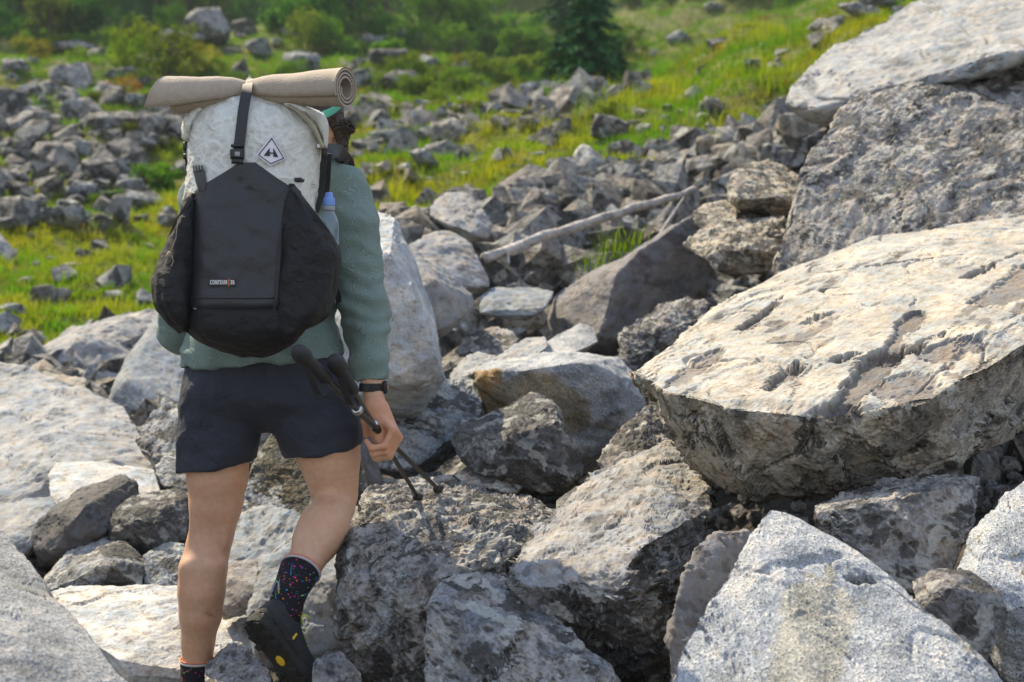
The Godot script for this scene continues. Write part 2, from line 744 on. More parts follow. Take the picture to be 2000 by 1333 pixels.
	std(Color(0.75, 0.75, 0.75), 0.6, "white_print")
	std(Color(0.12, 0.50, 0.36), 0.7, "teal_cloth")
	var hr := std(Color(0.045, 0.028, 0.018), 0.55, "hair")
	triplanar(hr, 0.12)
	bump(hr, grey_tex(wr, n), 0.9)
	std(Color(0.16, 0.30, 0.68), 0.4, "blue_cap")
	std(Color(0.30, 0.31, 0.33), 0.45, "grey_plastic")
	var cl := std(Color(0.75, 0.82, 0.88), 0.05, "clear_plastic")
	cl.transparency = BaseMaterial3D.TRANSPARENCY_ALPHA
	cl.albedo_color = Color(0.62, 0.72, 0.82, 0.24)
	var tn := std(Color(0.30, 0.25, 0.17), 0.6, "cord_tan")
	tn.rim_enabled = true


# ---------------------------------------------------------------- the slope

const AZ_N := 150
const AZ_MAX := 0.50
const LR0 := 0.7
const LR1 := 5.7
const LR_N := 170
var ctl_u := PackedFloat32Array()
var ctl_v := PackedFloat32Array()
var ctl_h := PackedFloat32Array()
var ctl_m := PackedFloat32Array()
var grid_h := PackedFloat32Array()
var grid_m := PackedFloat32Array()


# lines of sight along which the lie of the land was judged: [across, [down, distance, how grassy], ...]
func survey() -> void:
	var rows := [
		[-350, [1333, 3.3, 0], [1100, 4.2, 0], [900, 5.6, 0], [740, 8.6, 0.4], [690, 9.6, 1], [600, 11, 1], [500, 13.5, 1], [430, 15.5, 0.8], [350, 19, 0.3], [260, 23.5, 0.35], [190, 29, 0.7], [130, 38, 0.8], [90, 50, 1], [40, 65, 1], [-60, 88, 1], [-260, 125, 1]],
		[0, [1333, 3.3, 0], [1100, 4.2, 0], [900, 5.6, 0], [740, 8.6, 0.5], [690, 9.6, 1], [600, 11, 1], [500, 13.5, 1], [450, 15.2, 0.5], [350, 19, 0.25], [260, 23.5, 0.3], [190, 29, 0.6], [130, 38, 0.9], [90, 50, 1], [40, 65, 1], [-60, 88, 1], [-260, 125, 1]],
		[180, [1333, 3.3, 0], [1100, 4.2, 0], [900, 5.6, 0], [740, 8.6, 0.3], [660, 9.8, 1], [600, 11, 1], [500, 13.5, 1], [430, 15.5, 0.8], [350, 19, 0.3], [260, 23.5, 0.5], [190, 29, 0.9], [130, 38, 0.9], [90, 50, 1], [40, 65, 1], [-60, 88, 1], [-260, 125, 1]],
		[340, [1333, 3.3, 0], [1100, 4.2, 0], [900, 5.6, 0], [740, 8.0, 0.2], [640, 10, 0.9], [560, 12, 1], [480, 14.5, 1], [400, 17, 0.9], [330, 20, 0.7], [250, 25, 0.5], [190, 29, 0.8], [130, 38, 1], [90, 50, 0.7], [40, 65, 0.9], [-60, 88, 1], [-260, 125, 1]],
		[600, [1333, 3.4, 0], [1000, 4.6, 0], [800, 5.6, 0], [650, 7, 0], [520, 9.5, 0.3], [430, 12, 0.8], [330, 15, 0.8], [250, 20, 0.6], [200, 26, 0.7], [130, 38, 0.8], [60, 55, 0.9], [-60, 88, 1], [-260, 125, 1]],
		[850, [1333, 3.4, 0], [1000, 4.7, 0], [800, 5.7, 0], [650, 7, 0], [520, 9, 0], [450, 10.6, 0.2], [415, 12, 1], [330, 14.5, 1], [270, 19, 0.5], [220, 26, 0.8], [150, 38, 0.9], [60, 58, 1], [-60, 90, 1], [-260, 125, 1]],
		[1100, [1333, 3.2, 0], [1000, 4.6, 0], [800, 5.8, 0], [650, 7, 0], [500, 9, 0], [400, 11, 0.1], [345, 12.5, 0.8], [280, 14, 1], [225, 17, 0.35], [200, 19, 0.5], [205, 24, 0.8], [188, 30, 0.9], [130, 42, 1], [60, 58, 1], [-60, 90, 1], [-260, 125, 1]],
		[1300, [1333, 2.9, 0], [1000, 4, 0], [800, 5.5, 0], [650, 7, 0], [500, 9, 0], [400, 10.5, 0], [320, 12, 0.4], [275, 13, 1], [200, 15.5, 1], [162, 17.5, 1], [180, 23, 0.9], [152, 33, 1], [100, 45, 1], [0, 65, 1], [-100, 95, 1], [-260, 125, 1]],
		[1500, [1333, 2.6, 0], [1000, 3.8, 0], [650, 6.5, 0], [500, 8, 0], [400, 9.5, 0], [270, 11.2, 0.1], [230, 12, 0.9], [150, 14, 1], [90, 17, 1], [62, 18.5, 1], [100, 25, 0.9], [55, 42, 1], [0, 58, 1], [-100, 95, 1], [-260, 125, 1]],
		[1700, [1333, 2.5, 0], [1000, 3.6, 0], [700, 5, 0], [400, 8, 0], [200, 10.5, 0.2], [110, 12.5, 1], [60, 14, 1], [20, 16, 1], [2, 17.5, 1], [40, 25, 0.9], [-30, 45, 1], [-150, 90, 1], [-300, 125, 1]],
		[2100, [1333, 2.3, 0], [900, 3.4, 0], [600, 5, 0], [300, 8, 0], [50, 12, 0.3], [-60, 16, 1], [-130, 40, 1], [-250, 90, 1], [-360, 125, 1]],
		[2700, [1333, 2.2, 0], [900, 3.4, 0], [600, 5, 0], [250, 8, 0], [0, 12, 0.3], [-110, 16, 1], [-200, 40, 1], [-300, 90, 1], [-400, 125, 1]],
	]
	for r in rows:
		for k in range(1, r.size()):
			var q: Array = r[k]
			var p := at(r[0], q[0], q[1])
			if q[1] < 9.0 and q[2] < 0.25:
				p.y -= 0.34 if q[1] > 6.2 else 0.5 if r[0] < 1200 else 0.8
			var rr := Vector2(p.x, p.z).length()
			ctl_u.append(atan2(p.x, -p.z))
			ctl_v.append(log(rr))
			ctl_h.append(p.y)
			ctl_m.append(q[2])


func shepard(az: float, lr: float) -> Vector2:
	var w := 0.0
	var h := 0.0
	var m := 0.0
	var a := clampf(az, -0.62, 0.62)
	for i in ctl_u.size():
		var du := (a - ctl_u[i]) * 11.0
		var dv := (lr - ctl_v[i]) * 7.0
		var d := du * du + dv * dv + 0.02
		var k := 1.0 / (d * d)
		w += k
		h += k * ctl_h[i]
		m += k * ctl_m[i]
	return Vector2(h / w, m / w)


func build_ground() -> void:
	survey()
	grid_h.resize(AZ_N * LR_N)
	grid_m.resize(AZ_N * LR_N)
	for j in LR_N:
		var lr := LR0 + (LR1 - LR0) * j / (LR_N - 1)
		for i in AZ_N:
			var az := -AZ_MAX + 2.0 * AZ_MAX * i / (AZ_N - 1)
			var q := shepard(az, lr)
			var r := exp(lr)
			var x := sin(az) * r
			var z := -cos(az) * r
			var b := nf.get_noise_2d(x * 0.35, z * 0.35) * 0.20 + nf.get_noise_2d(x * 1.4, z * 1.4) * 0.06
			grid_h[j * AZ_N + i] = q.x + b * clampf(r / 14.0, 0.25, 2.2)
			grid_m[j * AZ_N + i] = q.y
	var azs := []
	for i in AZ_N:
		azs.append(-AZ_MAX + 2.0 * AZ_MAX * i / (AZ_N - 1))
	for i in range(1, 46):
		azs.append(AZ_MAX + (TAU - 2.0 * AZ_MAX) * i / 46.0)
	var na := azs.size()
	var v := PackedVector3Array()
	var c := PackedColorArray()
	var f := PackedInt32Array()
	for j in LR_N:
		var lr := LR0 + (LR1 - LR0) * j / (LR_N - 1)
		var r := exp(lr)
		for i in na:
			var az: float = azs[i]
			var x := sin(az) * r
			var z := -cos(az) * r
			var h := 0.0
			var m := 0.0
			if i < AZ_N:
				h = grid_h[j * AZ_N + i]
				m = grid_m[j * AZ_N + i]
			else:
				var edge := j * AZ_N + (AZ_N - 1 if az < PI else 0)
				var side := grid_h[edge]
				var turn := (az - AZ_MAX) / (TAU - 2.0 * AZ_MAX)
				var other := grid_h[j * AZ_N + (0 if az < PI else AZ_N - 1)]
				var t := 0.5 - absf(turn - 0.5)
				h = lerpf(side, (side + other) * 0.5, smoothstep(0.2, 0.5, t))
				h = lerpf(h, minf(h, 0.2) - 0.02 * r, smoothstep(0.1, 0.45, t))
				m = grid_m[edge]
			v.append(Vector3(x, h, z))
			c.append(ground_color(x, z, m))
	for j in LR_N - 1:
		for i in na:
			var a := j * na + i
			var b := j * na + (i + 1) % na
			f.append_array([a, b, a + na, b, b + na, a + na])
	var mid := v.size()
	v.append(Vector3(0, grid_h[AZ_N / 2] - 0.02, 0))
	c.append(Color(0.1, 0.09, 0.08))
	for i in na:
		f.append_array([mid, (i + 1) % na, i])
	tag(one("hillside", mk(v, f, c), M["ground"]), "", "", "", "structure")


func ground_color(x: float, z: float, m: float) -> Color:
	var a := nf.get_noise_2d(x * 0.5 + 40.0, z * 0.5)
	var b := nf.get_noise_2d(x * 2.2, z * 2.2 + 90.0)
	var green := Color(0.115, 0.155, 0.02).lerp(Color(0.17, 0.155, 0.03), clampf(a + 0.4, 0, 1))
	green = green.lerp(Color(0.16, 0.09, 0.045), clampf(b * 1.6 - 0.5, 0, 0.7))
	var dirt := Color(0.045, 0.04, 0.035).lerp(Color(0.08, 0.068, 0.055), clampf(b + 0.5, 0, 1))
	return dirt.lerp(green, smoothstep(0.35, 0.6, m + b * 0.25))


func lookup(x: float, z: float) -> Vector2:
	var az := atan2(x, -z)
	var lr := log(maxf(Vector2(x, z).length(), 2.05))
	var fi := clampf((az + AZ_MAX) / (2.0 * AZ_MAX) * (AZ_N - 1), 0.0, AZ_N - 1.001)
	var fj := clampf((lr - LR0) / (LR1 - LR0) * (LR_N - 1), 0.0, LR_N - 1.001)
	var i := int(fi)
	var j := int(fj)
	var s := fi - i
	var t := fj - j
	var o := j * AZ_N + i
	var h := lerpf(lerpf(grid_h[o], grid_h[o + 1], s), lerpf(grid_h[o + AZ_N], grid_h[o + AZ_N + 1], s), t)
	var m := lerpf(lerpf(grid_m[o], grid_m[o + 1], s), lerpf(grid_m[o + AZ_N], grid_m[o + AZ_N + 1], s), t)
	return Vector2(h, m)


# how far along a line of sight the slope is met
func meets(x: float, y: float, from := 3.0) -> float:
	var d := from
	while d < 140.0:
		var p := at(x, y, d)
		if p.y < lookup(p.x, p.z).x:
			return d
		d *= 1.012
	return d


# ---------------------------------------------------------------- boulders

# Linear colours of the stone: [main, second, patches]
const TONES := {
	"cream": [Color(0.44, 0.40, 0.335), Color(0.51, 0.48, 0.42), Color(0.17, 0.145, 0.125)],
	"grey": [Color(0.28, 0.27, 0.262), Color(0.36, 0.352, 0.345), Color(0.115, 0.105, 0.097)],
	"brown": [Color(0.25, 0.224, 0.203), Color(0.33, 0.308, 0.288), Color(0.09, 0.08, 0.07)],
	"dark": [Color(0.085, 0.078, 0.072), Color(0.13, 0.122, 0.118), Color(0.05, 0.047, 0.045)],
	"purple": [Color(0.175, 0.163, 0.162), Color(0.225, 0.213, 0.212), Color(0.10, 0.088, 0.086)],
	"pale": [Color(0.30, 0.30, 0.295), Color(0.385, 0.39, 0.395), Color(0.20, 0.195, 0.18)],
	"white": [Color(0.50, 0.49, 0.46), Color(0.58, 0.575, 0.555), Color(0.45, 0.43, 0.38)],
	"granite": [Color(0.42, 0.435, 0.45), Color(0.56, 0.56, 0.545), Color(0.36, 0.32, 0.22)],
	"bluegrey": [Color(0.24, 0.26, 0.275), Color(0.31, 0.33, 0.34), Color(0.15, 0.15, 0.14)],
	"tan": [Color(0.38, 0.325, 0.25), Color(0.45, 0.40, 0.33), Color(0.18, 0.14, 0.10)],
	"moss": [Color(0.075, 0.06, 0.035), Color(0.12, 0.095, 0.05), Color(0.05, 0.05, 0.02)],
}


# A boulder from its visible corners: s = [x, y, distance offset, ...] along lines of sight at distance d, closed behind by its thickness.
# o: th thickness, sink depth below, px fineness, cut how deep its edges are chipped, rough height of its relief, patch how much of it is patched,
# marks [[x, y, x, y, ..., width, depth, colour]] grooves and stains across its face
func boulder(called: String, label: String, tone: String, mat: String, d: float, s: Array, o := {}) -> MeshInstance3D:
	var r := RandomNumberGenerator.new()
	r.seed = hash(label)
	var p := PackedVector3Array()
	var cx := 0.0
	var cy := 0.0
	var n := s.size() / 3
	var far := -9.0
	for i in n:
		cx += s[i * 3]
		cy += s[i * 3 + 1]
		far = maxf(far, s[i * 3 + 2])
	cx /= n
	cy /= n
	var wide := 0.0
	for i in n:
		wide = maxf(wide, Vector2(s[i * 3] - cx, s[i * 3 + 1] - cy).length())
	var th: float = o.get("th", clampf(wide * d / FOC * 0.9, 0.08, 1.2))
	var sink: float = o.get("sink", th * 0.25)
	for i in n:
		p.append(at(s[i * 3], s[i * 3 + 1], d + s[i * 3 + 2]))
	for i in n:
		var x := lerpf(cx, s[i * 3], 0.78)
		var y := lerpf(cy, s[i * 3 + 1], 0.78)
		if i % 2 == 0:
			p.append(at(x, y, d + s[i * 3 + 2] + th) - Vector3(0, th * 0.12, 0))
		if s[i * 3 + 1] > cy + wide * 0.15 and i % 2 == 1:
			p.append(at(lerpf(cx, s[i * 3], 0.85), s[i * 3 + 1], d + s[i * 3 + 2] + th * 0.5) - Vector3(0, sink, 0))
	return stone(called, label, tone, mat, p, wide * d / FOC, r, o)


func stone(called: String, label: String, tone: String, mat: String, p: PackedVector3Array, size: float, r: RandomNumberGenerator, o := {}) -> MeshInstance3D:
	for i in p.size():
		p[i] += Vector3(r.randf() - 0.5, r.randf() - 0.5, r.randf() - 0.5) * size * 0.004
	var f := hull(p)
	var used := PackedVector3Array()
	var index := {}
	var g := PackedInt32Array()
	for i in f:
		if not index.has(i):
			index[i] = used.size()
			used.append(p[i])
		g.append(index[i])
	var mid := Vector3.ZERO
	for q in used:
		mid += q
	mid /= used.size()
	var marks := []
	for m in o.get("marks", []):
		var path := []
		for k in range(0, m.size() - 3, 2):
			path.append(on_hull(used, g, m[k], m[k + 1]))
		marks.append([path, m[m.size() - 3], m[m.size() - 2], m[m.size() - 1]])
	var px: float = o.get("px", 7.0)
	var got := refine(used, g, px * 1.45, mid)
	var v: PackedVector3Array = got[0]
	g = got[1]
	# chipped edges: planes that shave corners
	var cut: float = o.get("cut", 0.05)
	for c in int(o.get("cuts", 26)):
		var dir := Vector3(r.randfn(), r.randfn(), r.randfn()).normalized()
		var far := -1e9
		for q in used.slice(0, mini(used.size(), 60)):
			far = maxf(far, dir.dot(q))
		far -= size * cut * r.randf_range(0.2, 1.0)
		for i in v.size():
			var s := dir.dot(v[i]) - far
			if s > 0.0:
				v[i] -= dir * s
	var nn := normals(v, g)
	var col := PackedColorArray()
	col.resize(v.size())
	var t: Array = TONES[tone]
	var rough: float = o.get("rough", 1.0)
	var amp1 := 0.050 * size * rough
	var amp2 := 0.022 * pow(size, 0.8) * rough
	var amp3 := 0.010 * pow(size, 0.5) * rough
	var f1 := 1.7 / size
	var f2 := 4.5 / size
	var f3 := 14.0 / pow(size, 0.5)
	var patch: float = o.get("patch", 0.5)
	var layers: float = o.get("layers", 0.0)
	var ldir := Vector3(0.35, 0.85, 0.25).normalized()
	if o.has("grain"):
		ldir = (o["grain"] as Vector3).normalized()
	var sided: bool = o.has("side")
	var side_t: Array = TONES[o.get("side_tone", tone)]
	var sf := PackedFloat32Array()
	sf.resize(v.size())
	var shift := Vector3(r.randf(), r.randf(), r.randf()) * 50.0
	for i in v.size():
		var q := v[i] + shift
		var stretch := q + ldir * q.dot(ldir) * 2.2
		var a := nf.get_noise_3dv(q * f1)
		var b := nr.get_noise_3dv(stretch * f2 * 0.55)
		var c := nf.get_noise_3dv(stretch * f3)
		var step := nc.get_noise_3dv(stretch * f2 * 0.42)
		var h := a * amp1 + (b - 0.2) * amp2 * 0.8 + c * amp3 + step * amp2 * 0.9
		if layers > 0.0:
			var u := q.dot(ldir) * layers + nf.get_noise_3dv(q * f1 * 1.5) * 1.6
			h += (absf(fposmod(u, 1.0) - 0.5) - 0.25) * amp2 * 1.6
		# thin fissures
		var w := absf(nz.get_noise_3dv(q * f1 * 1.1 + Vector3(9, 3, 1)))
		var crack := clampf(1.0 - w / 0.030, 0.0, 1.0) * clampf(nz.get_noise_3dv(q * f1 * 1.6) * 3.0, 0.0, 1.0)
		h -= crack * 0.022 * minf(1.0, size)
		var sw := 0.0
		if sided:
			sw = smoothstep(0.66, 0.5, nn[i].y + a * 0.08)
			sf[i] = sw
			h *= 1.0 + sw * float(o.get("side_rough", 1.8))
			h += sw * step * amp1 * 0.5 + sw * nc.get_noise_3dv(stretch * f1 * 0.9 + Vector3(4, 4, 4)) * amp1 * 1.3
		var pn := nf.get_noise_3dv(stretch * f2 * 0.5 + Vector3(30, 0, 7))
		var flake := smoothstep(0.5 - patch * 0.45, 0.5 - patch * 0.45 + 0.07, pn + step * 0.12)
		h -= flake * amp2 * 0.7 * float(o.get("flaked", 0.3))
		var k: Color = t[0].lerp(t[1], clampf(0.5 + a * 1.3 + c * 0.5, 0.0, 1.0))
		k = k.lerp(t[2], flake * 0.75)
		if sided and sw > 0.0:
			k = k.lerp((side_t[0] as Color).lerp(side_t[1], clampf(0.5 + a * 1.5 + b * 0.4, 0.0, 1.0)).lerp(side_t[2], flake * 0.8), sw)  # steep sides get their own tone: weathering plus shade put into the colour
		for m in marks:
			var path: Array = m[0]
			var near := 1e9
			for z in path.size() - 1:
				var e: Vector3 = Geometry3D.get_closest_point_to_segment(v[i], path[z], path[z + 1])
				near = minf(near, e.distance_squared_to(v[i]))
			near = sqrt(near) + (c * 0.03 + a * 0.035 + step * 0.012) * minf(size, 1.0)
			var wd: float = m[1]
			var s := smoothstep(wd, wd * 0.72, near)
			if s > 0.0:
				h -= s * float(m[2])
				k = k.lerp(m[3], s * 0.85)
		v[i] += nn[i] * h
		col[i] = k
	if o.get("flat", false):
		pass
	var centre := Vector3.ZERO
	var low := 1e9
	for q in v:
		centre += q
		low = minf(low, q.y)
	centre /= v.size()
	centre.y = low
	for i in v.size():
		v[i] -= centre
	var mesh := mk(v, g, col, PackedVector2Array(), o.get("flat", false))
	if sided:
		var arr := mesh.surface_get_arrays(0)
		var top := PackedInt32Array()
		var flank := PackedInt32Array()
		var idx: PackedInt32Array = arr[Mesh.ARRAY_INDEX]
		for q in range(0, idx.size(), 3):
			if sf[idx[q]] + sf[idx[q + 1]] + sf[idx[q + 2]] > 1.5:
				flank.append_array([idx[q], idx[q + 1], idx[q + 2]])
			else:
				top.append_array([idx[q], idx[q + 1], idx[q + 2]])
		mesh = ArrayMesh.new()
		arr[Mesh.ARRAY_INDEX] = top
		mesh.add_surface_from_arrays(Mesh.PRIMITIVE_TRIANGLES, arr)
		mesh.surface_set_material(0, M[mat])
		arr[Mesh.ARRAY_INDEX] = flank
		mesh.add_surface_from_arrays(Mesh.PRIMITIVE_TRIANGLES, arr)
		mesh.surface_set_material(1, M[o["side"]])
	var node := one(called, mesh, null if sided else M[mat], centre)
	tag(node, label, o.get("category", "boulder" if called == "boulder" else "rock"), o.get("group", ""))
	return node


func on_hull(p: PackedVector3Array, f: PackedInt32Array, x: float, y: float) -> Vector3:
	var dir := at(x, y, 1.0) - EYE
	var best := 1e9
	for t in range(0, f.size(), 3):
		var hit = Geometry3D.ray_intersects_triangle(EYE, dir, p[f[t]], p[f[t + 1]], p[f[t + 2]])
		if hit != null:
			best = minf(best, (hit - EYE).dot(fwd))
	if best > 1e8:
		var near := 1e9
		for q in p:
			var s := pix(q)
			var e := Vector2(s.x - x, s.y - y).length()
			if e < near:
				near = e
				best = s.z
	return at(x, y, best)


func build_boulders() -> void:
	var W := "weathered_rock"
	var G := "granite"
	var S := "smooth_rock"
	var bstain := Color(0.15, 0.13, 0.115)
	# right-hand side, from the front back
	boulder("boulder", "pale blue-grey granite boulder with a pointed top at the bottom right", "granite", G, 2.75, [1509, 989, 0.30, 1527, 993, 0.33, 1625, 1052, 0.25, 1741, 1127, 0.17, 1805, 1187, 0.10, 1865, 1247, 0.02, 1960, 1320, -0.06, 2030, 1400, -0.13, 1490, 1007, 0.29, 1460, 1075, 0.21, 1400, 1180, 0.1, 1336, 1262, 0.0, 1310, 1345, -0.08, 1300, 1430, -0.17, 1600, 1430, -0.22], {"px": 4.5, "cut": 0.025, "rough": 0.35, "patch": 0.25, "th": 0.7, "marks": [[1500, 1110, 1560, 1100, 1640, 1085, 0.012, 0.008, Color(0.5, 0.5, 0.49)], [1600, 1180, 1590, 1260, 1560, 1360, 0.075, 0.0, Color(0.49, 0.455, 0.37)], [1660, 1131, 1700, 1130, 0.006, 0.02, Color(0.2, 0.2, 0.2)]]})
	boulder("boulder", "pale speckled granite block at the right edge beside a dark stone", "granite", G, 3.12, [1865, 1112, 0.1, 1900, 1040, 0.2, 1960, 968, 0.3, 2010, 938, 0.35, 2150, 930, 0.4, 2150, 1150, 0.0, 1968, 1195, -0.05, 1900, 1135, 0.0, 1960, 1330, 0.05, 2150, 1350, 0.05], {"px": 4.5, "cut": 0.03, "rough": 0.5, "patch": 0.3, "th": 0.5})
	boulder("rock", "small dark stone wedged between two pale granite blocks at the right", "purple", W, 2.95, [1783, 1137, 0.1, 1808, 1118, 0.12, 1835, 1108, 0.15, 1890, 1113, 0.15, 1962, 1163, 0.08, 1970, 1195, 0.05, 1942, 1250, 0.0, 1920, 1295, -0.02, 1865, 1262, -0.02, 1795, 1185, 0.02, 1850, 1150, -0.04], {"px": 5, "rough": 0.7})
	boulder("boulder", "dark brown rock with two pale curved veins under the cream boulder", "brown", W, 3.38, [1582, 993, 0.1, 1605, 983, 0.2, 1719, 942, 0.28, 1850, 923, 0.33, 1923, 930, 0.3, 1904, 1000, 0.12, 1866, 1112, 0.02, 1776, 1150, -0.03, 1700, 1130, -0.03, 1620, 1045, 0.0, 1592, 1012, 0.03, 1640, 995, 0.06, 1735, 982, 0.06, 1860, 950, 0.13], {"px": 4.5, "rough": 0.9, "patch": 0.65, "marks": [[1775, 955, 1745, 1010, 1712, 1060, 0.012, -0.004, Color(0.36, 0.34, 0.30)], [1795, 955, 1765, 1020, 1738, 1055, 0.009, -0.003, Color(0.34, 0.32, 0.28)]]})
	boulder("rock", "purple-grey rock leaning on the left flank of the pointed granite boulder", "purple", S, 3.1, [1468, 1030, 0.3, 1410, 1036, 0.25, 1368, 1060, 0.15, 1343, 1100, 0.05, 1320, 1180, 0.0, 1300, 1240, -0.05, 1308, 1350, -0.1, 1450, 1350, -0.1, 1490, 1200, 0.1], {"px": 5, "rough": 0.8})
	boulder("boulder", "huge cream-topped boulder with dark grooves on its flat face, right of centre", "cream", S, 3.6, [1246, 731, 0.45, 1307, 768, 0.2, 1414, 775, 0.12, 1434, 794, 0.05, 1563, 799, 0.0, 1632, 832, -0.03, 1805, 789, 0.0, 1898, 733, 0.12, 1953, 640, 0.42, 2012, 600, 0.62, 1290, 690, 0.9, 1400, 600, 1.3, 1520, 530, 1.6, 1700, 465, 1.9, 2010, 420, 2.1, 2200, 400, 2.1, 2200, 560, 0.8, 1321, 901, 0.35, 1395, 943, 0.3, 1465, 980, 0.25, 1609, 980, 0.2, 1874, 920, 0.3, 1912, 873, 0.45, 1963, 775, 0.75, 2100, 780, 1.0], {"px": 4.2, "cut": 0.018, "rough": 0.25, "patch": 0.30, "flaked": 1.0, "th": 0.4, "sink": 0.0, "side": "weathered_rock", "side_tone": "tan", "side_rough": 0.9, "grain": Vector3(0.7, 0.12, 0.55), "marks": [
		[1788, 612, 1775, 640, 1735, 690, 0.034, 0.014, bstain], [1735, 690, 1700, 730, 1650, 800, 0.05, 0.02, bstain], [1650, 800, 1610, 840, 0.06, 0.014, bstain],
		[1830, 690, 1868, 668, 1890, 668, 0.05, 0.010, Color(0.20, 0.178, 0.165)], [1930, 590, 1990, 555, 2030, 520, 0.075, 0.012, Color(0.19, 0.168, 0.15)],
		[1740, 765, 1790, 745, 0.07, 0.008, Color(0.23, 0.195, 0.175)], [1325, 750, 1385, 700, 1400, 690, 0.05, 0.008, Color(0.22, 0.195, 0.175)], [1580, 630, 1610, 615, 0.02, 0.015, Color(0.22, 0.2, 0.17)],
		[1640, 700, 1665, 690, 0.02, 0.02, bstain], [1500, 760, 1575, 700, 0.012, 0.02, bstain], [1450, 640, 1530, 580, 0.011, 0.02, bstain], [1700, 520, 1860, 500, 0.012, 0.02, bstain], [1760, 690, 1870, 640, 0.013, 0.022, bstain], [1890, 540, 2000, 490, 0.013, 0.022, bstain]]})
	boulder("boulder", "flat-topped brown boulder with a dark right flank, left of the cream boulder", "grey", S, 3.3, [1002, 1100, 0.15, 1010, 1086, 0.25, 1090, 988, 0.7, 1160, 928, 0.95, 1300, 862, 1.15, 1340, 893, 1.0, 1387, 950, 0.75, 1392, 990, 0.6, 1245, 1076, 0.1, 1208, 1122, 0.0, 1211, 1172, -0.03, 1158, 1155, 0.0, 1060, 1152, 0.03, 1013, 1144, 0.08, 1020, 1190, 0.1, 1150, 1252, 0.05, 1250, 1305, 0.05, 1312, 1292, 0.1, 1318, 1180, 0.25, 1370, 1040, 0.55], {"px": 4.5, "rough": 0.75, "cut": 0.03, "patch": 0.55, "th": 0.5, "side": "weathered_rock", "side_tone": "dark", "side_rough": 1.0})  # dark flank: lichen, and the side turned from the sun painted darker
	boulder("boulder", "dark grey boulder at the bottom edge, centre, below the flat-topped brown one", "grey", W, 3.15, [845, 1145, 0.2, 870, 1127, 0.3, 1000, 1114, 0.35, 1018, 1180, 0.2, 1100, 1240, 0.1, 1180, 1290, 0.02, 1232, 1345, -0.05, 839, 1180, 0.1, 824, 1345, 0.0, 830, 1430, 0.0, 1000, 1430, -0.12, 1232, 1430, -0.12], {"px": 4.5, "rough": 0.9, "cut": 0.04, "patch": 0.55})
	boulder("boulder", "rugged grey-brown boulder under the tips of the walking poles", "brown", W, 3.55, [705, 988, 0.40, 778, 1000, 0.36, 874, 1026, 0.28, 926, 1042, 0.24, 986, 1020, 0.28, 1044, 1032, 0.32, 712, 968, 0.8, 745, 946, 1.15, 860, 926, 1.55, 930, 938, 1.45, 1030, 968, 1.2, 1077, 1000, 0.9, 703, 1040, 0.25, 678, 1065, 0.15, 658, 1120, 0.08, 655, 1180, 0.05, 663, 1240, 0.08, 690, 1300, 0.1, 730, 1350, 0.1, 850, 1350, 0.05, 860, 1130, 0.02, 1000, 1095, 0.15, 1045, 1045, 0.3], {"px": 4.2, "rough": 1.15, "cut": 0.04, "patch": 0.6, "th": 0.4, "layers": 9.0, "grain": Vector3(0.6, 0.5, 0.5), "marks": [[760, 1160, 740, 1230, 700, 1260, 0.02, -0.006, Color(0.42, 0.43, 0.42)], [790, 1080, 785, 1130, 0.01, -0.004, Color(0.42, 0.43, 0.42)]]})
	boulder("rock", "small tan stone lying behind the rugged boulder at the pole tips", "tan", W, 4.75, [883, 925, 0.0, 930, 902, 0.1, 975, 906, 0.1, 1027, 948, 0.0, 1000, 965, -0.1, 900, 942, -0.05], {"px": 5})
	boulder("boulder", "dark peaked boulder in the centre, right of the gripping hand", "dark", W, 4.7, [873, 850, 0.3, 905, 835, 0.35, 985, 800, 0.45, 1040, 767, 0.5, 1078, 783, 0.4, 1110, 850, 0.2, 1147, 915, 0.05, 1140, 937, 0.0, 1070, 958, 0.0, 960, 932, 0.0, 898, 902, 0.1, 1000, 850, 0.03, 1085, 822, 0.1], {"px": 4.5, "rough": 1.0, "patch": 0.45})
	boulder("boulder", "blue-white boulder with rusty streaks down its left end", "granite", G, 5.4, [918, 732, 0.12, 935, 713, 0.3, 1030, 705, 0.3, 1070, 689, 0.35, 1130, 689, 0.35, 1210, 700, 0.4, 1252, 750, 0.25, 1277, 795, 0.2, 1236, 845, 0.1, 1140, 897, 0.08, 1050, 892, 0.05, 948, 815, 0.1, 1050, 722, 0.0, 1150, 706, 0.02, 1000, 724, 0.03], {"px": 4.5, "rough": 0.6, "patch": 0.2, "marks": [[925, 745, 948, 805, 0.075, 0.0, Color(0.40, 0.25, 0.09)], [957, 728, 972, 790, 0.05, 0.0, Color(0.44, 0.24, 0.06)], [1060, 770, 1115, 810, 0.10, 0.0, Color(0.33, 0.25, 0.14)], [985, 790, 1040, 770, 0.09, 0.0, Color(0.34, 0.28, 0.18)]]})
	boulder("rock", "bright white slab tilted up behind the rust-streaked boulder", "white", G, 6.0, [1022, 705, 0.0, 1060, 671, 0.3, 1135, 631, 0.7, 1160, 638, 0.7, 1168, 668, 0.5, 1112, 694, 0.15, 1060, 722, 0.0], {"px": 5, "rough": 0.4, "patch": 0.1})
	boulder("rock", "brown wedge of rock under the left tip of the cream boulder", "brown", W, 4.5, [1162, 908, 0.05, 1200, 850, 0.2, 1270, 789, 0.4, 1292, 830, 0.3, 1312, 872, 0.2, 1250, 905, 0.0, 1180, 935, 0.0], {"px": 5, "layers": 10.0})
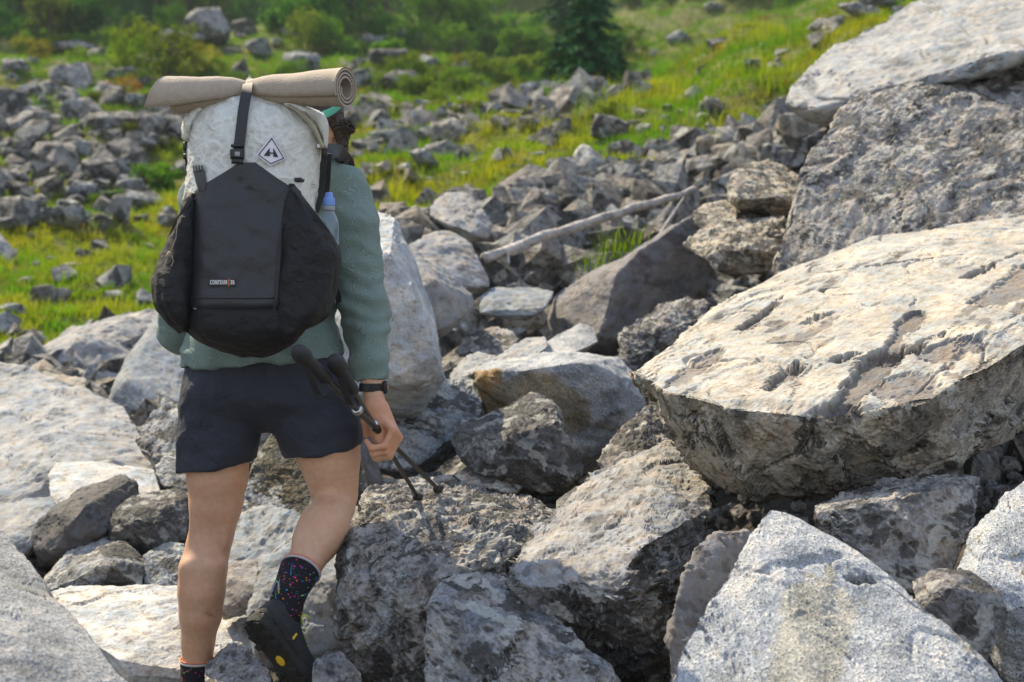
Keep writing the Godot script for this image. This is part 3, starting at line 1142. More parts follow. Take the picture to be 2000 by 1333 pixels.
	boulder("rock", "gnarled purple-grey rock touching the back edge of the cream boulder", "purple", W, 5.8, [1206, 655, 0.1, 1224, 640, 0.15, 1290, 600, 0.3, 1340, 577, 0.35, 1378, 584, 0.35, 1403, 605, 0.3, 1395, 632, 0.15, 1350, 662, 0.05, 1290, 702, 0.0, 1240, 727, 0.0, 1211, 700, 0.05, 1300, 640, -0.03], {"px": 4.5, "rough": 1.5, "cut": 0.1, "patch": 0.3})
	boulder("boulder", "big dark slab leaning right, with a paler left face, behind the centre", "purple", S, 6.9, [1066, 600, 0.45, 1087, 573, 0.5, 1141, 551, 0.45, 1203, 538, 0.05, 1253, 489, 0.12, 1356, 420, 0.35, 1387, 480, 0.35, 1382, 585, 0.3, 1290, 660, 0.12, 1166, 672, -0.08, 1080, 667, 0.3], {"px": 5, "rough": 0.6, "cut": 0.04, "patch": 0.5, "th": 0.8})
	boulder("rock", "tan crumbly rock jutting over a dark hollow, right of the log", "tan", W, 6.2, [1334, 478, 0.2, 1355, 458, 0.35, 1434, 430, 0.5, 1500, 425, 0.5, 1537, 424, 0.4, 1530, 500, 0.1, 1500, 532, 0.1, 1420, 533, 0.0, 1381, 509, 0.0, 1373, 490, 0.05, 1440, 482, -0.04], {"px": 4.5, "rough": 1.5, "cut": 0.08, "patch": 0.4, "sink": 0.02})
	boulder("rock", "flat layered tan slab on top of the crumbly rocks beside the big grey boulder", "tan", W, 6.7, [1418, 352, 0.1, 1449, 322, 0.5, 1500, 311, 0.6, 1562, 340, 0.5, 1552, 388, 0.0, 1440, 389, -0.05, 1430, 402, 0.0, 1547, 408, 0.05], {"px": 4.5, "rough": 1.0, "layers": 16.0, "grain": Vector3(0.05, 1, 0.1), "patch": 0.45, "sink": 0.05})
	boulder("rock", "blocky tan rock under the layered slab, just right of the log's end", "tan", W, 6.6, [1353, 417, 0.1, 1375, 398, 0.25, 1418, 390, 0.3, 1440, 408, 0.2, 1440, 440, 0.0, 1390, 455, 0.0, 1360, 448, 0.0], {"px": 5})
	boulder("rock", "dark stone filling the gap below the layered tan slab", "brown", W, 6.75, [1430, 402, 0.1, 1545, 402, 0.2, 1545, 445, 0.1, 1440, 445, 0.0], {"px": 7})
	boulder("boulder", "massive grey boulder with a coarse sunlit face at the right edge", "brown", W, 5.6, [1513, 535, 0.2, 1535, 440, 0.25, 1559, 380, 0.35, 1589, 290, 0.6, 1638, 217, 0.95, 1700, 190, 1.1, 1790, 150, 1.25, 1870, 138, 1.35, 2010, 120, 1.4, 2200, 100, 1.5, 2200, 480, 0.1, 2000, 480, 0.0, 1700, 570, -0.05, 1520, 610, 0.1], {"px": 4.5, "rough": 0.65, "cut": 0.025, "patch": 0.3, "th": 1.2, "grain": Vector3(0.6, 0.3, 0.7)})
	boulder("boulder", "long pale tan boulder slanting up into the top right corner", "pale", S, 7.0, [1529, 185, 0.3, 1545, 205, 0.2, 1590, 222, 0.0, 1640, 215, 0.0, 1700, 178, -0.1, 1830, 147, -0.2, 1905, 142, -0.3, 1960, 130, -0.35, 2012, 95, -0.4, 1600, 109, 0.8, 1700, 54, 1.3, 1800, -2, 1.8, 1950, -60, 2.2, 2200, -80, 2.0, 2200, 40, -0.4], {"px": 4.5, "rough": 0.55, "cut": 0.02, "patch": 0.4, "layers": 5.0, "grain": Vector3(-0.75, 0.6, 0.2), "th": 0.5, "sink": 0.1})
	# behind and beside the hiker
	boulder("boulder", "tall pale slab standing behind the hiker's right arm", "granite", S, 5.0, [660, 430, 0.5, 735, 411, 0.5, 772, 420, 0.45, 791, 470, 0.3, 820, 540, 0.25, 846, 600, 0.25, 870, 742, 0.15, 762, 497, 0.0, 805, 573, -0.05, 850, 690, -0.08, 620, 440, 0.3, 580, 760, 0.1, 690, 785, 0.0, 820, 767, 0.0], {"px": 4.5, "rough": 0.4, "cut": 0.02, "patch": 0.15})
	boulder("boulder", "smooth grey-tan boulder right of the tall pale slab", "grey", S, 6.3, [803, 500, 0.2, 850, 507, 0.3, 890, 544, 0.3, 932, 585, 0.25, 913, 613, 0.1, 862, 645, 0.0, 832, 642, 0.0, 810, 570, 0.05, 850, 545, 0.0], {"px": 5, "rough": 0.5, "patch": 0.2})
	boulder("boulder", "grey boulder with a rounded back, above the smooth grey-tan one", "grey", S, 7.0, [793, 480, 0.2, 850, 451, 0.4, 880, 447, 0.45, 913, 470, 0.35, 951, 530, 0.2, 958, 557, 0.1, 905, 563, 0.0, 860, 536, 0.0, 803, 498, 0.1], {"px": 5, "rough": 0.7, "patch": 0.3})
	boulder("boulder", "humped grey boulder at the edge of the grass above the pale slab", "grey", S, 7.8, [836, 420, 0.2, 846, 390, 0.35, 872, 372, 0.45, 913, 377, 0.45, 946, 410, 0.3, 961, 440, 0.2, 956, 466, 0.1, 920, 457, 0.0, 880, 442, 0.0], {"px": 5, "rough": 0.9, "patch": 0.35})
	boulder("rock", "blue-grey slab with a dark undercut below the bleached log", "bluegrey", S, 6.9, [934, 583, 0.1, 957, 561, 0.25, 1050, 562, 0.3, 1084, 570, 0.25, 1068, 602, 0.0, 1040, 618, -0.02, 1000, 623, -0.02, 936, 609, 0.0], {"px": 5, "rough": 0.5, "sink": 0.02})
	boulder("boulder", "broad grey rock behind the gripping hand, below the tall pale slab", "bluegrey", W, 5.1, [700, 800, 0.1, 735, 779, 0.2, 800, 767, 0.4, 925, 731, 0.6, 946, 790, 0.35, 916, 846, 0.1, 870, 868, 0.0, 820, 912, -0.05, 720, 920, -0.05], {"px": 4.5, "rough": 1.0, "patch": 0.3, "layers": 7.0})
	boulder("rock", "low brown rock between the tall pale slab and the white slab", "brown", W, 6.3, [885, 692, 0.1, 903, 660, 0.2, 955, 638, 0.3, 1002, 643, 0.3, 1018, 670, 0.1, 960, 705, 0.0], {"px": 5})
	boulder("rock", "small pale yellow-edged rock left of the rust-streaked boulder", "pale", S, 5.7, [876, 738, 0.1, 904, 695, 0.25, 935, 688, 0.3, 976, 698, 0.2, 946, 718, 0.0, 890, 748, 0.0], {"px": 5})
	boulder("rock", "pale grey ridge of rock just left of the white slab", "pale", S, 5.9, [965, 700, 0.1, 1024, 661, 0.4, 1064, 656, 0.4, 1072, 675, 0.2, 1036, 708, 0.0, 983, 718, 0.0], {"px": 5})
	# left-hand side
	boulder("boulder", "grainy pale granite boulder in the bottom left corner", "pale", G, 2.6, [-80, 985, 0.75, 0, 1033, 0.62, 42, 1090, 0.48, 75, 1160, 0.32, 112, 1215, 0.18, 135, 1258, 0.08, 180, 1290, -0.05, 245, 1335, -0.1, 300, 1420, -0.15, -100, 1420, -0.35, -100, 1200, -0.1], {"px": 4.5, "rough": 0.45, "cut": 0.03, "patch": 0.2})
	boulder("boulder", "white slab lying behind the hiker's standing leg at the bottom left", "white", S, 4.12, [93, 1157, 0.25, 140, 1147, 0.35, 345, 1142, 0.4, 430, 1160, 0.35, 505, 1215, 0.2, 480, 1330, -0.1, 250, 1322, -0.2, 233, 1290, -0.2, 128, 1222, 0.0, 108, 1190, 0.1], {"px": 4.5, "rough": 0.5, "cut": 0.03, "patch": 0.15, "sink": 0.3})
	boulder("boulder", "large pale blue-grey slab with a flat top at the left edge", "pale", S, 5.8, [-90, 700, 1.2, 0, 713, 1.1, 60, 719, 1.1, 160, 757, 0.9, 235, 787, 0.8, 265, 850, 0.4, 293, 885, 0.2, 313, 945, 0.0, 308, 968, -0.05, 100, 915, -0.1, 95, 947, -0.2, 40, 987, -0.3, 0, 1002, -0.35, -90, 1012, -0.4], {"px": 4.5, "rough": 0.6, "cut": 0.02, "patch": 0.22, "th": 0.25, "sink": 0.15, "flaked": 0.8})
	boulder("boulder", "bright cream slab edge below the large pale slab, behind a dark stone", "white", S, 5.35, [93, 930, 0.1, 110, 903, 0.25, 182, 903, 0.3, 250, 912, 0.25, 300, 917, 0.2, 314, 965, 0.05, 270, 988, -0.05, 140, 994, -0.1, 98, 998, -0.1], {"px": 5, "rough": 0.4, "patch": 0.1})
	boulder("rock", "long dark boulder lying aslant on the pale slabs at the left", "dark", S, 4.75, [57, 1050, 0.1, 74, 1010, 0.15, 112, 982, 0.2, 150, 959, 0.25, 230, 927, 0.4, 263, 932, 0.4, 271, 970, 0.35, 242, 1014, 0.2, 200, 1044, 0.05, 150, 1080, 0.0, 100, 1090, 0.0, 63, 1078, 0.05, 150, 1000, 0.0], {"px": 4.5, "rough": 0.6, "patch": 0.2})
	boulder("rock", "round dark boulder just left of the hiker's standing knee", "dark", W, 4.8, [192, 1020, 0.1, 212, 995, 0.15, 268, 964, 0.25, 340, 954, 0.3, 374, 968, 0.25, 374, 1042, 0.1, 330, 1075, 0.0, 268, 1081, 0.0, 202, 1052, 0.03, 280, 1010, -0.04], {"px": 4.5, "rough": 0.8})
	boulder("rock", "grey mottled rock in front of the two dark boulders at the left", "grey", W, 4.55, [78, 1133, 0.1, 127, 1080, 0.2, 188, 1045, 0.3, 242, 1057, 0.25, 289, 1105, 0.15, 286, 1143, 0.05, 200, 1160, 0.0, 86, 1160, 0.0, 215, 1100, -0.03], {"px": 4.5, "rough": 0.9})
	boulder("rock", "pale mottled rock tucked between the grey rock and the hiker's calf", "bluegrey", W, 4.6, [278, 1082, 0.1, 330, 1057, 0.2, 364, 1064, 0.2, 370, 1155, 0.0, 284, 1155, 0.0], {"px": 5})
	boulder("boulder", "rounded grey boulder below the grass, left of the hiker's pack", "grey", S, 8.2, [36, 712, 0.2, 68, 680, 0.4, 140, 639, 0.7, 230, 618, 0.9, 300, 602, 1.0, 330, 640, 0.8, 300, 700, 0.3, 260, 737, 0.1, 230, 755, 0.0, 130, 741, 0.0, 53, 737, 0.05, 160, 660, 0.2, 120, 690, 0.1], {"px": 4.5, "rough": 0.8, "patch": 0.3})
	boulder("boulder", "blue-grey slab-sided boulder touching the hiker's left hip", "bluegrey", S, 7.0, [203, 784, 0.1, 240, 704, 0.3, 290, 640, 0.6, 320, 604, 0.7, 390, 690, 0.6, 390, 805, 0.0, 300, 815, -0.05, 250, 740, 0.1], {"px": 5, "rough": 0.5, "patch": 0.15})
	boulder("rock", "small flat tan stone on the far edge of the pale slab", "tan", S, 6.8, [83, 745, 0.1, 105, 729, 0.15, 172, 742, 0.1, 166, 759, 0.0, 100, 767, 0.0], {"px": 6})
	boulder("rock", "grey banded rock at the right end of the pale slab, beside the shorts", "grey", W, 5.6, [262, 850, 0.1, 299, 800, 0.3, 322, 777, 0.35, 364, 800, 0.3, 370, 905, 0.0, 310, 903, -0.05, 273, 882, 0.0], {"px": 5, "layers": 9.0})
	boulder("rock", "small grey stone under the banded rock, by the hem of the shorts", "grey", W, 5.2, [301, 910, 0.1, 320, 892, 0.15, 374, 894, 0.15, 374, 957, 0.0, 316, 950, 0.0], {"px": 6})
	boulder("rock", "pale slab corner between the corner granite and the long dark boulder", "pale", S, 5.0, [-80, 1000, 0.3, 30, 984, 0.35, 102, 967, 0.3, 112, 1000, 0.2, 62, 1066, 0.05, 30, 1100, 0.0, -80, 1100, -0.1], {"px": 5, "rough": 0.5, "patch": 0.1})
	# seen between and beside the legs
	boulder("boulder", "mossy dark brown boulder seen between the hiker's thighs", "moss", W, 4.9, [470, 965, 0.0, 500, 900, 0.1, 528, 843, 0.3, 600, 828, 0.4, 722, 843, 0.4, 750, 940, 0.1, 738, 995, 0.0, 600, 1015, -0.1, 520, 992, -0.05], {"px": 5})
	boulder("rock", "narrow dark upright rock below the gripping hand", "dark", S, 4.62, [688, 830, 0.1, 712, 810, 0.15, 732, 880, 0.1, 750, 957, 0.0, 728, 972, 0.0, 703, 900, 0.0], {"px": 6, "th": 0.12})
	boulder("rock", "dark grey stone directly right of the standing thigh", "grey", W, 4.8, [462, 960, 0.1, 478, 936, 0.15, 540, 938, 0.15, 588, 975, 0.1, 584, 1016, 0.0, 470, 1016, 0.0], {"px": 5})
	boulder("boulder", "sloping blue-grey rock between the hiker's calves", "bluegrey", S, 4.5, [432, 1085, 0.1, 468, 1008, 0.3, 500, 988, 0.35, 560, 993, 0.3, 610, 1010, 0.25, 610, 1120, 0.0, 440, 1120, 0.0], {"px": 5})
	boulder("rock", "squared brown rock with a bright top right of the standing calf", "brown", S, 4.2, [425, 1120, 0.1, 448, 1096, 0.2, 502, 1093, 0.2, 508, 1150, 0.0, 502, 1196, 0.0, 430, 1196, 0.0], {"px": 5})
	boulder("boulder", "blue-grey boulder behind the hiker's lifted boot", "bluegrey", S, 4.05, [472, 1192, 0.05, 500, 1124, 0.15, 520, 1088, 0.2, 570, 1053, 0.3, 640, 1000, 0.4, 702, 968, 0.45, 718, 1000, 0.4, 695, 1120, 0.1, 695, 1250, 0.0, 640, 1305, 0.0, 560, 1295, -0.05, 487, 1263, 0.0], {"px": 4.5, "rough": 0.6, "patch": 0.3})
	boulder("rock", "small brown stone right of the lifted boot's toe at the bottom edge", "brown", W, 3.4, [610, 1292, 0.05, 640, 1274, 0.1, 672, 1277, 0.1, 704, 1310, 0.05, 716, 1360, 0.0, 606, 1360, -0.02], {"px": 5})
	boulder("rock", "low grey stone between the boots at the bottom edge", "grey", W, 3.6, [400, 1300, 0.2, 430, 1262, 0.25, 472, 1253, 0.25, 525, 1300, 0.1, 535, 1370, 0.0, 400, 1370, 0.0], {"px": 5})
	boulder("rock", "grey foothold stone under the hiker's standing boot", "grey", W, 3.72, [270, 1398, 0.2, 330, 1386, 0.35, 440, 1388, 0.35, 500, 1410, 0.2, 490, 1500, 0.0, 290, 1500, 0.0], {"px": 9, "rough": 0.3})


# ---------------------------------------------------------------- rubble on the slope

# a stone that sits on the slope: centre, width and height in the photograph's pixels
func lump(called: String, label: String, tone: String, x: float, y: float, w: float, h: float, o := {}) -> MeshInstance3D:
	var r := RandomNumberGenerator.new()
	r.seed = hash("%s %d %d" % [label, int(x), int(y)])
	var d: float = o.get("d", 0.0)
	if d == 0.0:
		d = meets(x, y + h * 0.42)
	var hw := w * 0.5 * d / FOC
	var hh := h * 0.5 * d / FOC
	var hd := hw * r.randf_range(0.6, 1.0)
	var p := PackedVector3Array()
	var yaw := Basis(Vector3.UP, r.randf() * TAU) * Basis(Vector3.RIGHT, r.randf_range(-0.4, 0.4)) * Basis(Vector3.BACK, r.randf_range(-0.35, 0.35))
	for i in 14:
		var q := Vector3(r.randf_range(-1, 1), r.randf_range(-1, 1), r.randf_range(-1, 1))
		var m := maxf(absf(q.x), maxf(absf(q.y), absf(q.z)))
		q = (q / m).lerp(q.normalized(), 0.45)
		p.append(yaw * q)
	var lo := Vector3.ONE * 9.0
	var hi := -lo
	for q in p:
		lo = lo.min(q)
		hi = hi.max(q)
	var c := at(x, y, d)
	for i in p.size():
		var q := (p[i] - lo) / (hi - lo) * 2.0 - Vector3.ONE
		p[i] = c + Vector3(q.x * hw, q.y * hh, q.z * hd)
	var far := d > 8.5
	var opt := {"px": 9.0 if far else 7.0, "cuts": 5, "cut": 0.12, "rough": o.get("rough", 1.1), "patch": 0.4, "category": "rock", "group": o.get("group", ""), "flat": far and w < 60.0}
	return stone(called, label, tone, "far_rock" if far else "weathered_rock", p, maxf(hw, hh), r, opt)


func build_rubble() -> void:
	# rocks of the middle distance that can be told apart: [x, y, width, height, tone, label]
	for q in [
		[1150, 325, 112, 100, "white", "white blocky boulder standing in the grass above the log"],
		[1110, 352, 55, 45, "brown", "brown rock leaning on the left of the white blocky boulder"],
		[1283, 290, 58, 40, "white", "small white rock in the grass right of the white blocky boulder"],
		[1352, 272, 96, 56, "dark", "dark low boulder at the grass edge right of the small white rock"],
		[1408, 216, 66, 54, "dark", "lone dark boulder in the tall grass near the slanting tan boulder"],
		[1513, 208, 52, 40, "white", "pale stone under the tip of the slanting tan boulder"],
		[1395, 285, 70, 45, "tan", "tan rock right of the dark low boulder"],
		[1432, 268, 70, 45, "grey", "grey rock in the pile beside the big grey boulder's top"],
		[1480, 262, 75, 48, "brown", "brown rock below the pale stone, against the big boulder"],
		[1560, 262, 90, 80, "tan", "warm tan rock between the two giant right-hand boulders"],
		[1540, 225, 70, 45, "grey", "grey rock right under the slanting boulder's lip"],
		[1338, 310, 70, 50, "tan", "tan pointed rock at the lower edge of the grass"],
		[1385, 325, 90, 55, "grey", "grey slab leaning left above the layered tan slab"],
		[1450, 300, 80, 36, "bluegrey", "blue-grey rock behind the layered tan slab"],
		[1530, 310, 95, 60, "bluegrey", "dark blue-grey rock against the big grey boulder"],
		[1290, 355, 75, 52, "tan", "warm brown rock just above the log's upper end"],
		[1325, 340, 60, 40, "pale", "pale rock above the warm brown one"],
		[1235, 350, 80, 36, "grey", "flat grey rock right of the white blocky boulder"],
		[1215, 385, 110, 52, "brown", "long brown rock lying along the upper side of the log"],
		[1130, 395, 80, 40, "brown", "brown rock above the middle of the log"],
		[1030, 372, 80, 66, "brown", "ribbed brown boulder at the corner of the grass"],
		[1080, 400, 70, 60, "bluegrey", "blue-grey rock right of the ribbed brown boulder"],
		[1000, 415, 110, 46, "tan", "flat tan rock left of the log"],
		[1060, 430, 110, 60, "dark", "dark rock with a tan top above the log's lower end"],
		[985, 455, 60, 40, "dark", "dark rock in the hollow beside the log's lower end"],
		[1120, 430, 50, 36, "tan", "wedge of cream rock resting above the log"],
		[1072, 515, 90, 70, "bluegrey", "faceted blue-grey rock below the log"],
		[1022, 503, 50, 40, "white", "bright white stone below the log"],
		[975, 530, 70, 60, "grey", "grey rock left of the bright white stone"],
		[1215, 440, 70, 52, "pale", "pale rounded rock under the upper half of the log"],
		[1270, 415, 80, 50, "grey", "grey rock under the log's upper end"],
		[1160, 482, 80, 45, "dark", "dark rock under the middle of the log"],
		[1255, 470, 60, 36, "brown", "brown rock at the tuft of grass beside the dark slab"],
		[1195, 525, 60, 30, "pale", "pale flat stone in the grass tuft left of the dark slab"],
		[1130, 545, 80, 42, "grey", "grey rock at the left foot of the dark slab"],
		[1000, 560, 60, 30, "pale", "small pale stone on the blue-grey slab's left"],
		[900, 585, 50, 36, "bluegrey", "blue-grey cobble beside the smooth grey-tan boulder"],
		[925, 640, 60, 45, "bluegrey", "blue stone under the smooth grey-tan boulder"],
		[1045, 640, 70, 42, "brown", "brown stone under the blue-grey slab"],
		[885, 660, 60, 50, "tan", "tan rock right of the tall pale slab's foot"],
		[1190, 700, 90, 50, "grey", "grey rock behind the rust-streaked boulder's right end"],
		[790, 440, 50, 36, "tan", "tan rock beside the top of the tall pale slab"],
		[820, 455, 70, 44, "brown", "brown rock left of the humped grey boulder"],
		[828, 310, 62, 44, "bluegrey", "blue-grey boulder in the meadow right of the shoulder"],
		[790, 328, 46, 20, "white", "white flat stone in the meadow just right of the shoulder"],
		[734, 288, 36, 36, "white", "upright white stone right of the hiker's head"],
		[760, 272, 80, 36, "grey", "grey rock behind the upright white stone"],
		[880, 262, 80, 62, "brown", "brown heap-top rock right of the blue-grey meadow boulder"],
		[905, 300, 60, 40, "grey", "grey rock in the grass below the heap-top rock"],
		[842, 355, 30, 24, "brown", "small brown stone in the grass above the humped boulder"],
		[1030, 318, 32, 26, "bluegrey", "small blue-grey stone in the grass left of the white boulder"],
		[1008, 330, 28, 22, "white", "little white stone left of the small blue-grey one"],
		[1080, 322, 40, 30, "bluegrey", "dark stone in the grass left of the white blocky boulder"],
		[1190, 250, 80, 56, "brown", "brown boulder half grown over with weeds in the meadow"],
		[925, 216, 62, 28, "tan", "tan flat rock at the crest behind the heap"],
		[1255, 152, 50, 32, "pale", "pale rounded rock on the crest right of the fir"],
		[1035, 178, 50, 40, "white", "white rock at the left foot of the fir"],
		[1322, 75, 70, 34, "bluegrey", "blue-grey boulder on the far green slope"],
		[1410, 82, 42, 24, "pale", "pale rock right of the blue-grey boulder on the far slope"],
		[1280, 105, 30, 18, "pale", "small pale rock below the blue-grey boulder on the far slope"],
		[1395, 12, 46, 18, "white", "white rocks near the top of the far slope"],
		[1680, 22, 90, 34, "grey", "grey flat rock on the right-hand crest"],
		[1722, 4, 60, 30, "pale", "pale rock on top of the right-hand crest"],
		[1620, 50, 80, 26, "grey", "grey slab sunk in the grass below the right-hand crest"],
		[1530, 105, 40, 18, "bluegrey", "small blue-grey stone in the right-hand meadow"],
		# far left, beyond the pack
		[398, 52, 112, 74, "grey", "big grey boulder on the skyline of the far rubble, upper left"],
		[335, 75, 120, 34, "bluegrey", "long flat grey rock in front of the big far boulder"],
		[480, 58, 54, 40, "dark", "dark boulder right of the big far boulder"],
		[505, 95, 60, 42, "bluegrey", "blue-grey rounded boulder above the sleeping mat"],
		[470, 138, 34, 50, "dark", "upright dark rock just above the mat's strap"],
		[590, 122, 76, 44, "bluegrey", "blue-grey boulder above the mat's right half"],
		[745, 82, 40, 26, "pale", "pale boulder on the far slope above the mat's right end"],
		[760, 116, 78, 40, "dark", "dark boulder right of the mat's right end"],
		[715, 155, 80, 40, "bluegrey", "grey slab right behind the mat's rolled end"],
		[780, 165, 90, 56, "brown", "large brown boulder to the right of the mat's rolled end"],
		[140, 150, 96, 62, "grey", "blocky grey outcrop at the far left above the rubble"],
		[85, 185, 50, 30, "tan", "tan flat rock below the blocky outcrop"],
		[20, 215, 70, 90, "dark", "dark boulder at the left edge below the outcrop"],
		[60, 240, 90, 50, "grey", "grey boulder beside the dark one at the left edge"],
		[30, 130, 60, 30, "grey", "grey rock at the left edge above the dark boulder"],
		[155, 92, 90, 20, "grey", "row of grey stones behind the yellow bushes"],
		[110, 310, 100, 72, "brown", "dark brown boulder in the middle of the left rubble"],
		[125, 265, 60, 50, "brown", "brown square rock in the left rubble"],
		[25, 350, 70, 36, "brown", "brown low rock at the left edge"],
		[30, 375, 80, 22, "white", "white flat slab at the left edge"],
		[40, 418, 100, 70, "dark", "big dark boulder at the left edge above the grass"],
		[158, 380, 66, 52, "pale", "pale tilted block above the grass at the left"],
		[125, 425, 90, 48, "pale", "pale grey boulder below the tilted block"],
		[268, 395, 120, 44, "bluegrey", "low blue-grey boulder under the leafy bush"],
		[330, 420, 34, 40, "grey", "grey stone beside the pack's left edge"],
		[283, 285, 54, 30, "grey", "grey rock left of the pack's top"],
		[225, 330, 60, 34, "bluegrey", "blue-grey rock above the leafy bush"],
		[205, 340, 56, 44, "dark", "dark rock left of the leafy bush"],
		[40, 290, 40, 34, "pale", "pale square rock in the upper left rubble"],
		[165, 335, 30, 28, "white", "small white stone in the left rubble"],
		[250, 235, 190, 34, "brown", "long dark ledge of rock left of the pack's top"],
		[335, 250, 90, 50, "brown", "brown ledge end behind the left edge of the pack"],
		[100, 580, 86, 36, "brown", "flat brown stone in the near grass at the left"],
		[140, 522, 40, 18, "tan", "small tan stone in the grass"],
		[170, 498, 50, 24, "grey", "grey stone in the grass behind the tan one"],
		[68, 518, 30, 22, "grey", "little grey stone in the grass"],
		[45, 550, 40, 26, "grey", "grey stone half sunk in the grass at the left"],
		[20, 608, 60, 30, "bluegrey", "blue-grey stone at the left edge of the grass"],
		[225, 580, 44, 26, "bluegrey", "blue-grey stone in the grass near the pack"],
	]:
		lump("rock", q[5], q[4], q[0], q[1], q[2], q[3])
		landmarks.append([q[0], q[1], q[5]])
	# loose stones between them, each told by what it lies beside
	var r := RandomNumberGenerator.new()
	r.seed = 77
	var zones := [
		[940, 1540, 405, 640, 52, 14, 48, ["grey", "brown", "bluegrey", "dark", "tan", "pale"]],
		[0, 335, 170, 445, 95, 18, 70, ["grey", "bluegrey", "dark", "dark", "brown", "brown", "pale"]],
		[830, 1400, 190, 262, 90, 12, 34, ["brown", "tan", "grey", "pale"]],
		[0, 330, 95, 190, 22, 16, 46, ["grey", "bluegrey", "dark", "brown"]],
		[400, 1000, 60, 215, 44, 14, 46, ["grey", "bluegrey", "pale", "dark"]],
		[0, 330, 450, 660, 16, 10, 30, ["grey", "pale", "brown"]],
		[700, 1100, 215, 350, 34, 12, 38, ["grey", "bluegrey", "tan"]],
	]
	var sizes := ["small", "little", "fist-sized", "broken", "angular", "flat", "loose", "rough"]
	var word := {"grey": "grey", "brown": "brown", "bluegrey": "blue-grey", "dark": "dark", "tan": "tan", "pale": "pale"}
	var all := []
	for z in zones:
		for i in z[4]:
			var x := r.randf_range(z[0], z[1])
			var y := r.randf_range(z[2], z[3])
			var w := r.randf_range(z[5], z[6])
			all.append([w, x, y, w * r.randf_range(0.5, 0.85), z[7][r.randi() % z[7].size()]])
	all.sort_custom(func(p, q): return p[0] > q[0])
	for i in all.size():
		var q: Array = all[i]
		if i >= 285:
			var d := meets(q[1], q[2] + q[3] * 0.4)
			chips.append([at(q[1], q[2], d), q[0] * 0.5 * d / FOC, TONES[q[4]][0]])
			continue
		var x: float = q[1]
		var y: float = q[2]
		var by := nearest_mark(x, y)
		var label := ""
		for s in sizes:
			label = "%s %s stone %s the %s" % [s, word[q[4]], by[0], short(by[1])]
			if not labels.has(label):
				break
		labels[label] = true
		lump("stone", label, q[4], x, y, q[0], q[3], {"rough": 1.0, "group": "loose stones of the rubble"})
	fill_stones()


func short(s: String) -> String:
	var w := s.split(" ")
	var n := mini(w.size(), 7)
	while n > 2 and w[n - 1] in ["the", "a", "of", "in", "on", "at", "to", "and", "above", "below", "right", "left", "under", "behind", "beside", "between", "with", "just", "against", "into", "from", "over", "by", "standing", "right-hand", "upper"]:
		n -= 1
	return " ".join(w.slice(0, n))


var chips := []


# gravel and cobbles too many to count, lying in the gaps
func fill_stones() -> void:
	var r := RandomNumberGenerator.new()
	r.seed = 99
	var shapes := []
	for s in 4:
		var p := PackedVector3Array()
		for i in 11:
			var q := Vector3(r.randfn(), r.randfn() * 0.7, r.randfn()).normalized()
			p.append(q * r.randf_range(0.75, 1.0))
		shapes.append(mk(p, hull(p), PackedColorArray(), PackedVector2Array(), true))
	for s in 4:
		var mm := MultiMesh.new()
		mm.transform_format = MultiMesh.TRANSFORM_3D
		mm.use_colors = true
		mm.mesh = shapes[s]
		var list := []
		for i in 5200:
			var az := r.randf_range(-0.46, 0.46)
			var rr := exp(r.randf_range(log(2.6), log(34.0)))
			var x := sin(az) * rr
			var z := -cos(az) * rr
			var q := lookup(x, z)
			if rr < 5.5 or (q.y > 0.5 + r.randfn() * 0.14 and r.randf() > 0.05) or (az < -0.22 and rr > 14.0 and r.randf() < 0.5):
				continue
			var sz := r.randf_range(0.03, 0.13) * (1.0 + rr * 0.03)
			if rr < 6.0:
				sz = minf(sz, 0.045)
			elif r.randf() < 0.2:
				sz *= 1.7
			var t := Transform3D(Basis(Vector3(r.randfn(), r.randfn(), r.randfn()).normalized(), r.randf() * TAU).scaled(Vector3.ONE * sz), Vector3(x, q.x + sz * 0.3, z))
			var tones := ["grey", "brown", "bluegrey", "dark", "tan", "pale"]
			var c: Color = TONES[tones[r.randi() % 6]][0]
			list.append([t, c.lerp(Color(0.2, 0.18, 0.16), r.randf() * 0.5)])
		for i in range(s, chips.size(), 4):
			var q: Array = chips[i]
			var bs := Basis(Vector3(r.randfn(), r.randfn(), r.randfn()).normalized(), r.randf() * TAU).scaled(Vector3(1, r.randf_range(0.6, 0.9), 1) * q[1] * 1.1)
			list.append([Transform3D(bs, q[0]), q[2]])
		mm.instance_count = list.size()
		for i in list.size():
			mm.set_instance_transform(i, list[i][0])
			mm.set_instance_color(i, list[i][1])
		var o := MultiMeshInstance3D.new()
		o.name = numbered("cobbles")
		o.multimesh = mm
		o.material_override = M["far_rock"]
		add_child(o, true)
		tag(o, "loose cobbles and chips filling the gaps between the rocks", "cobbles", "cobbles between the rocks", "stuff")


# ---------------------------------------------------------------- plants

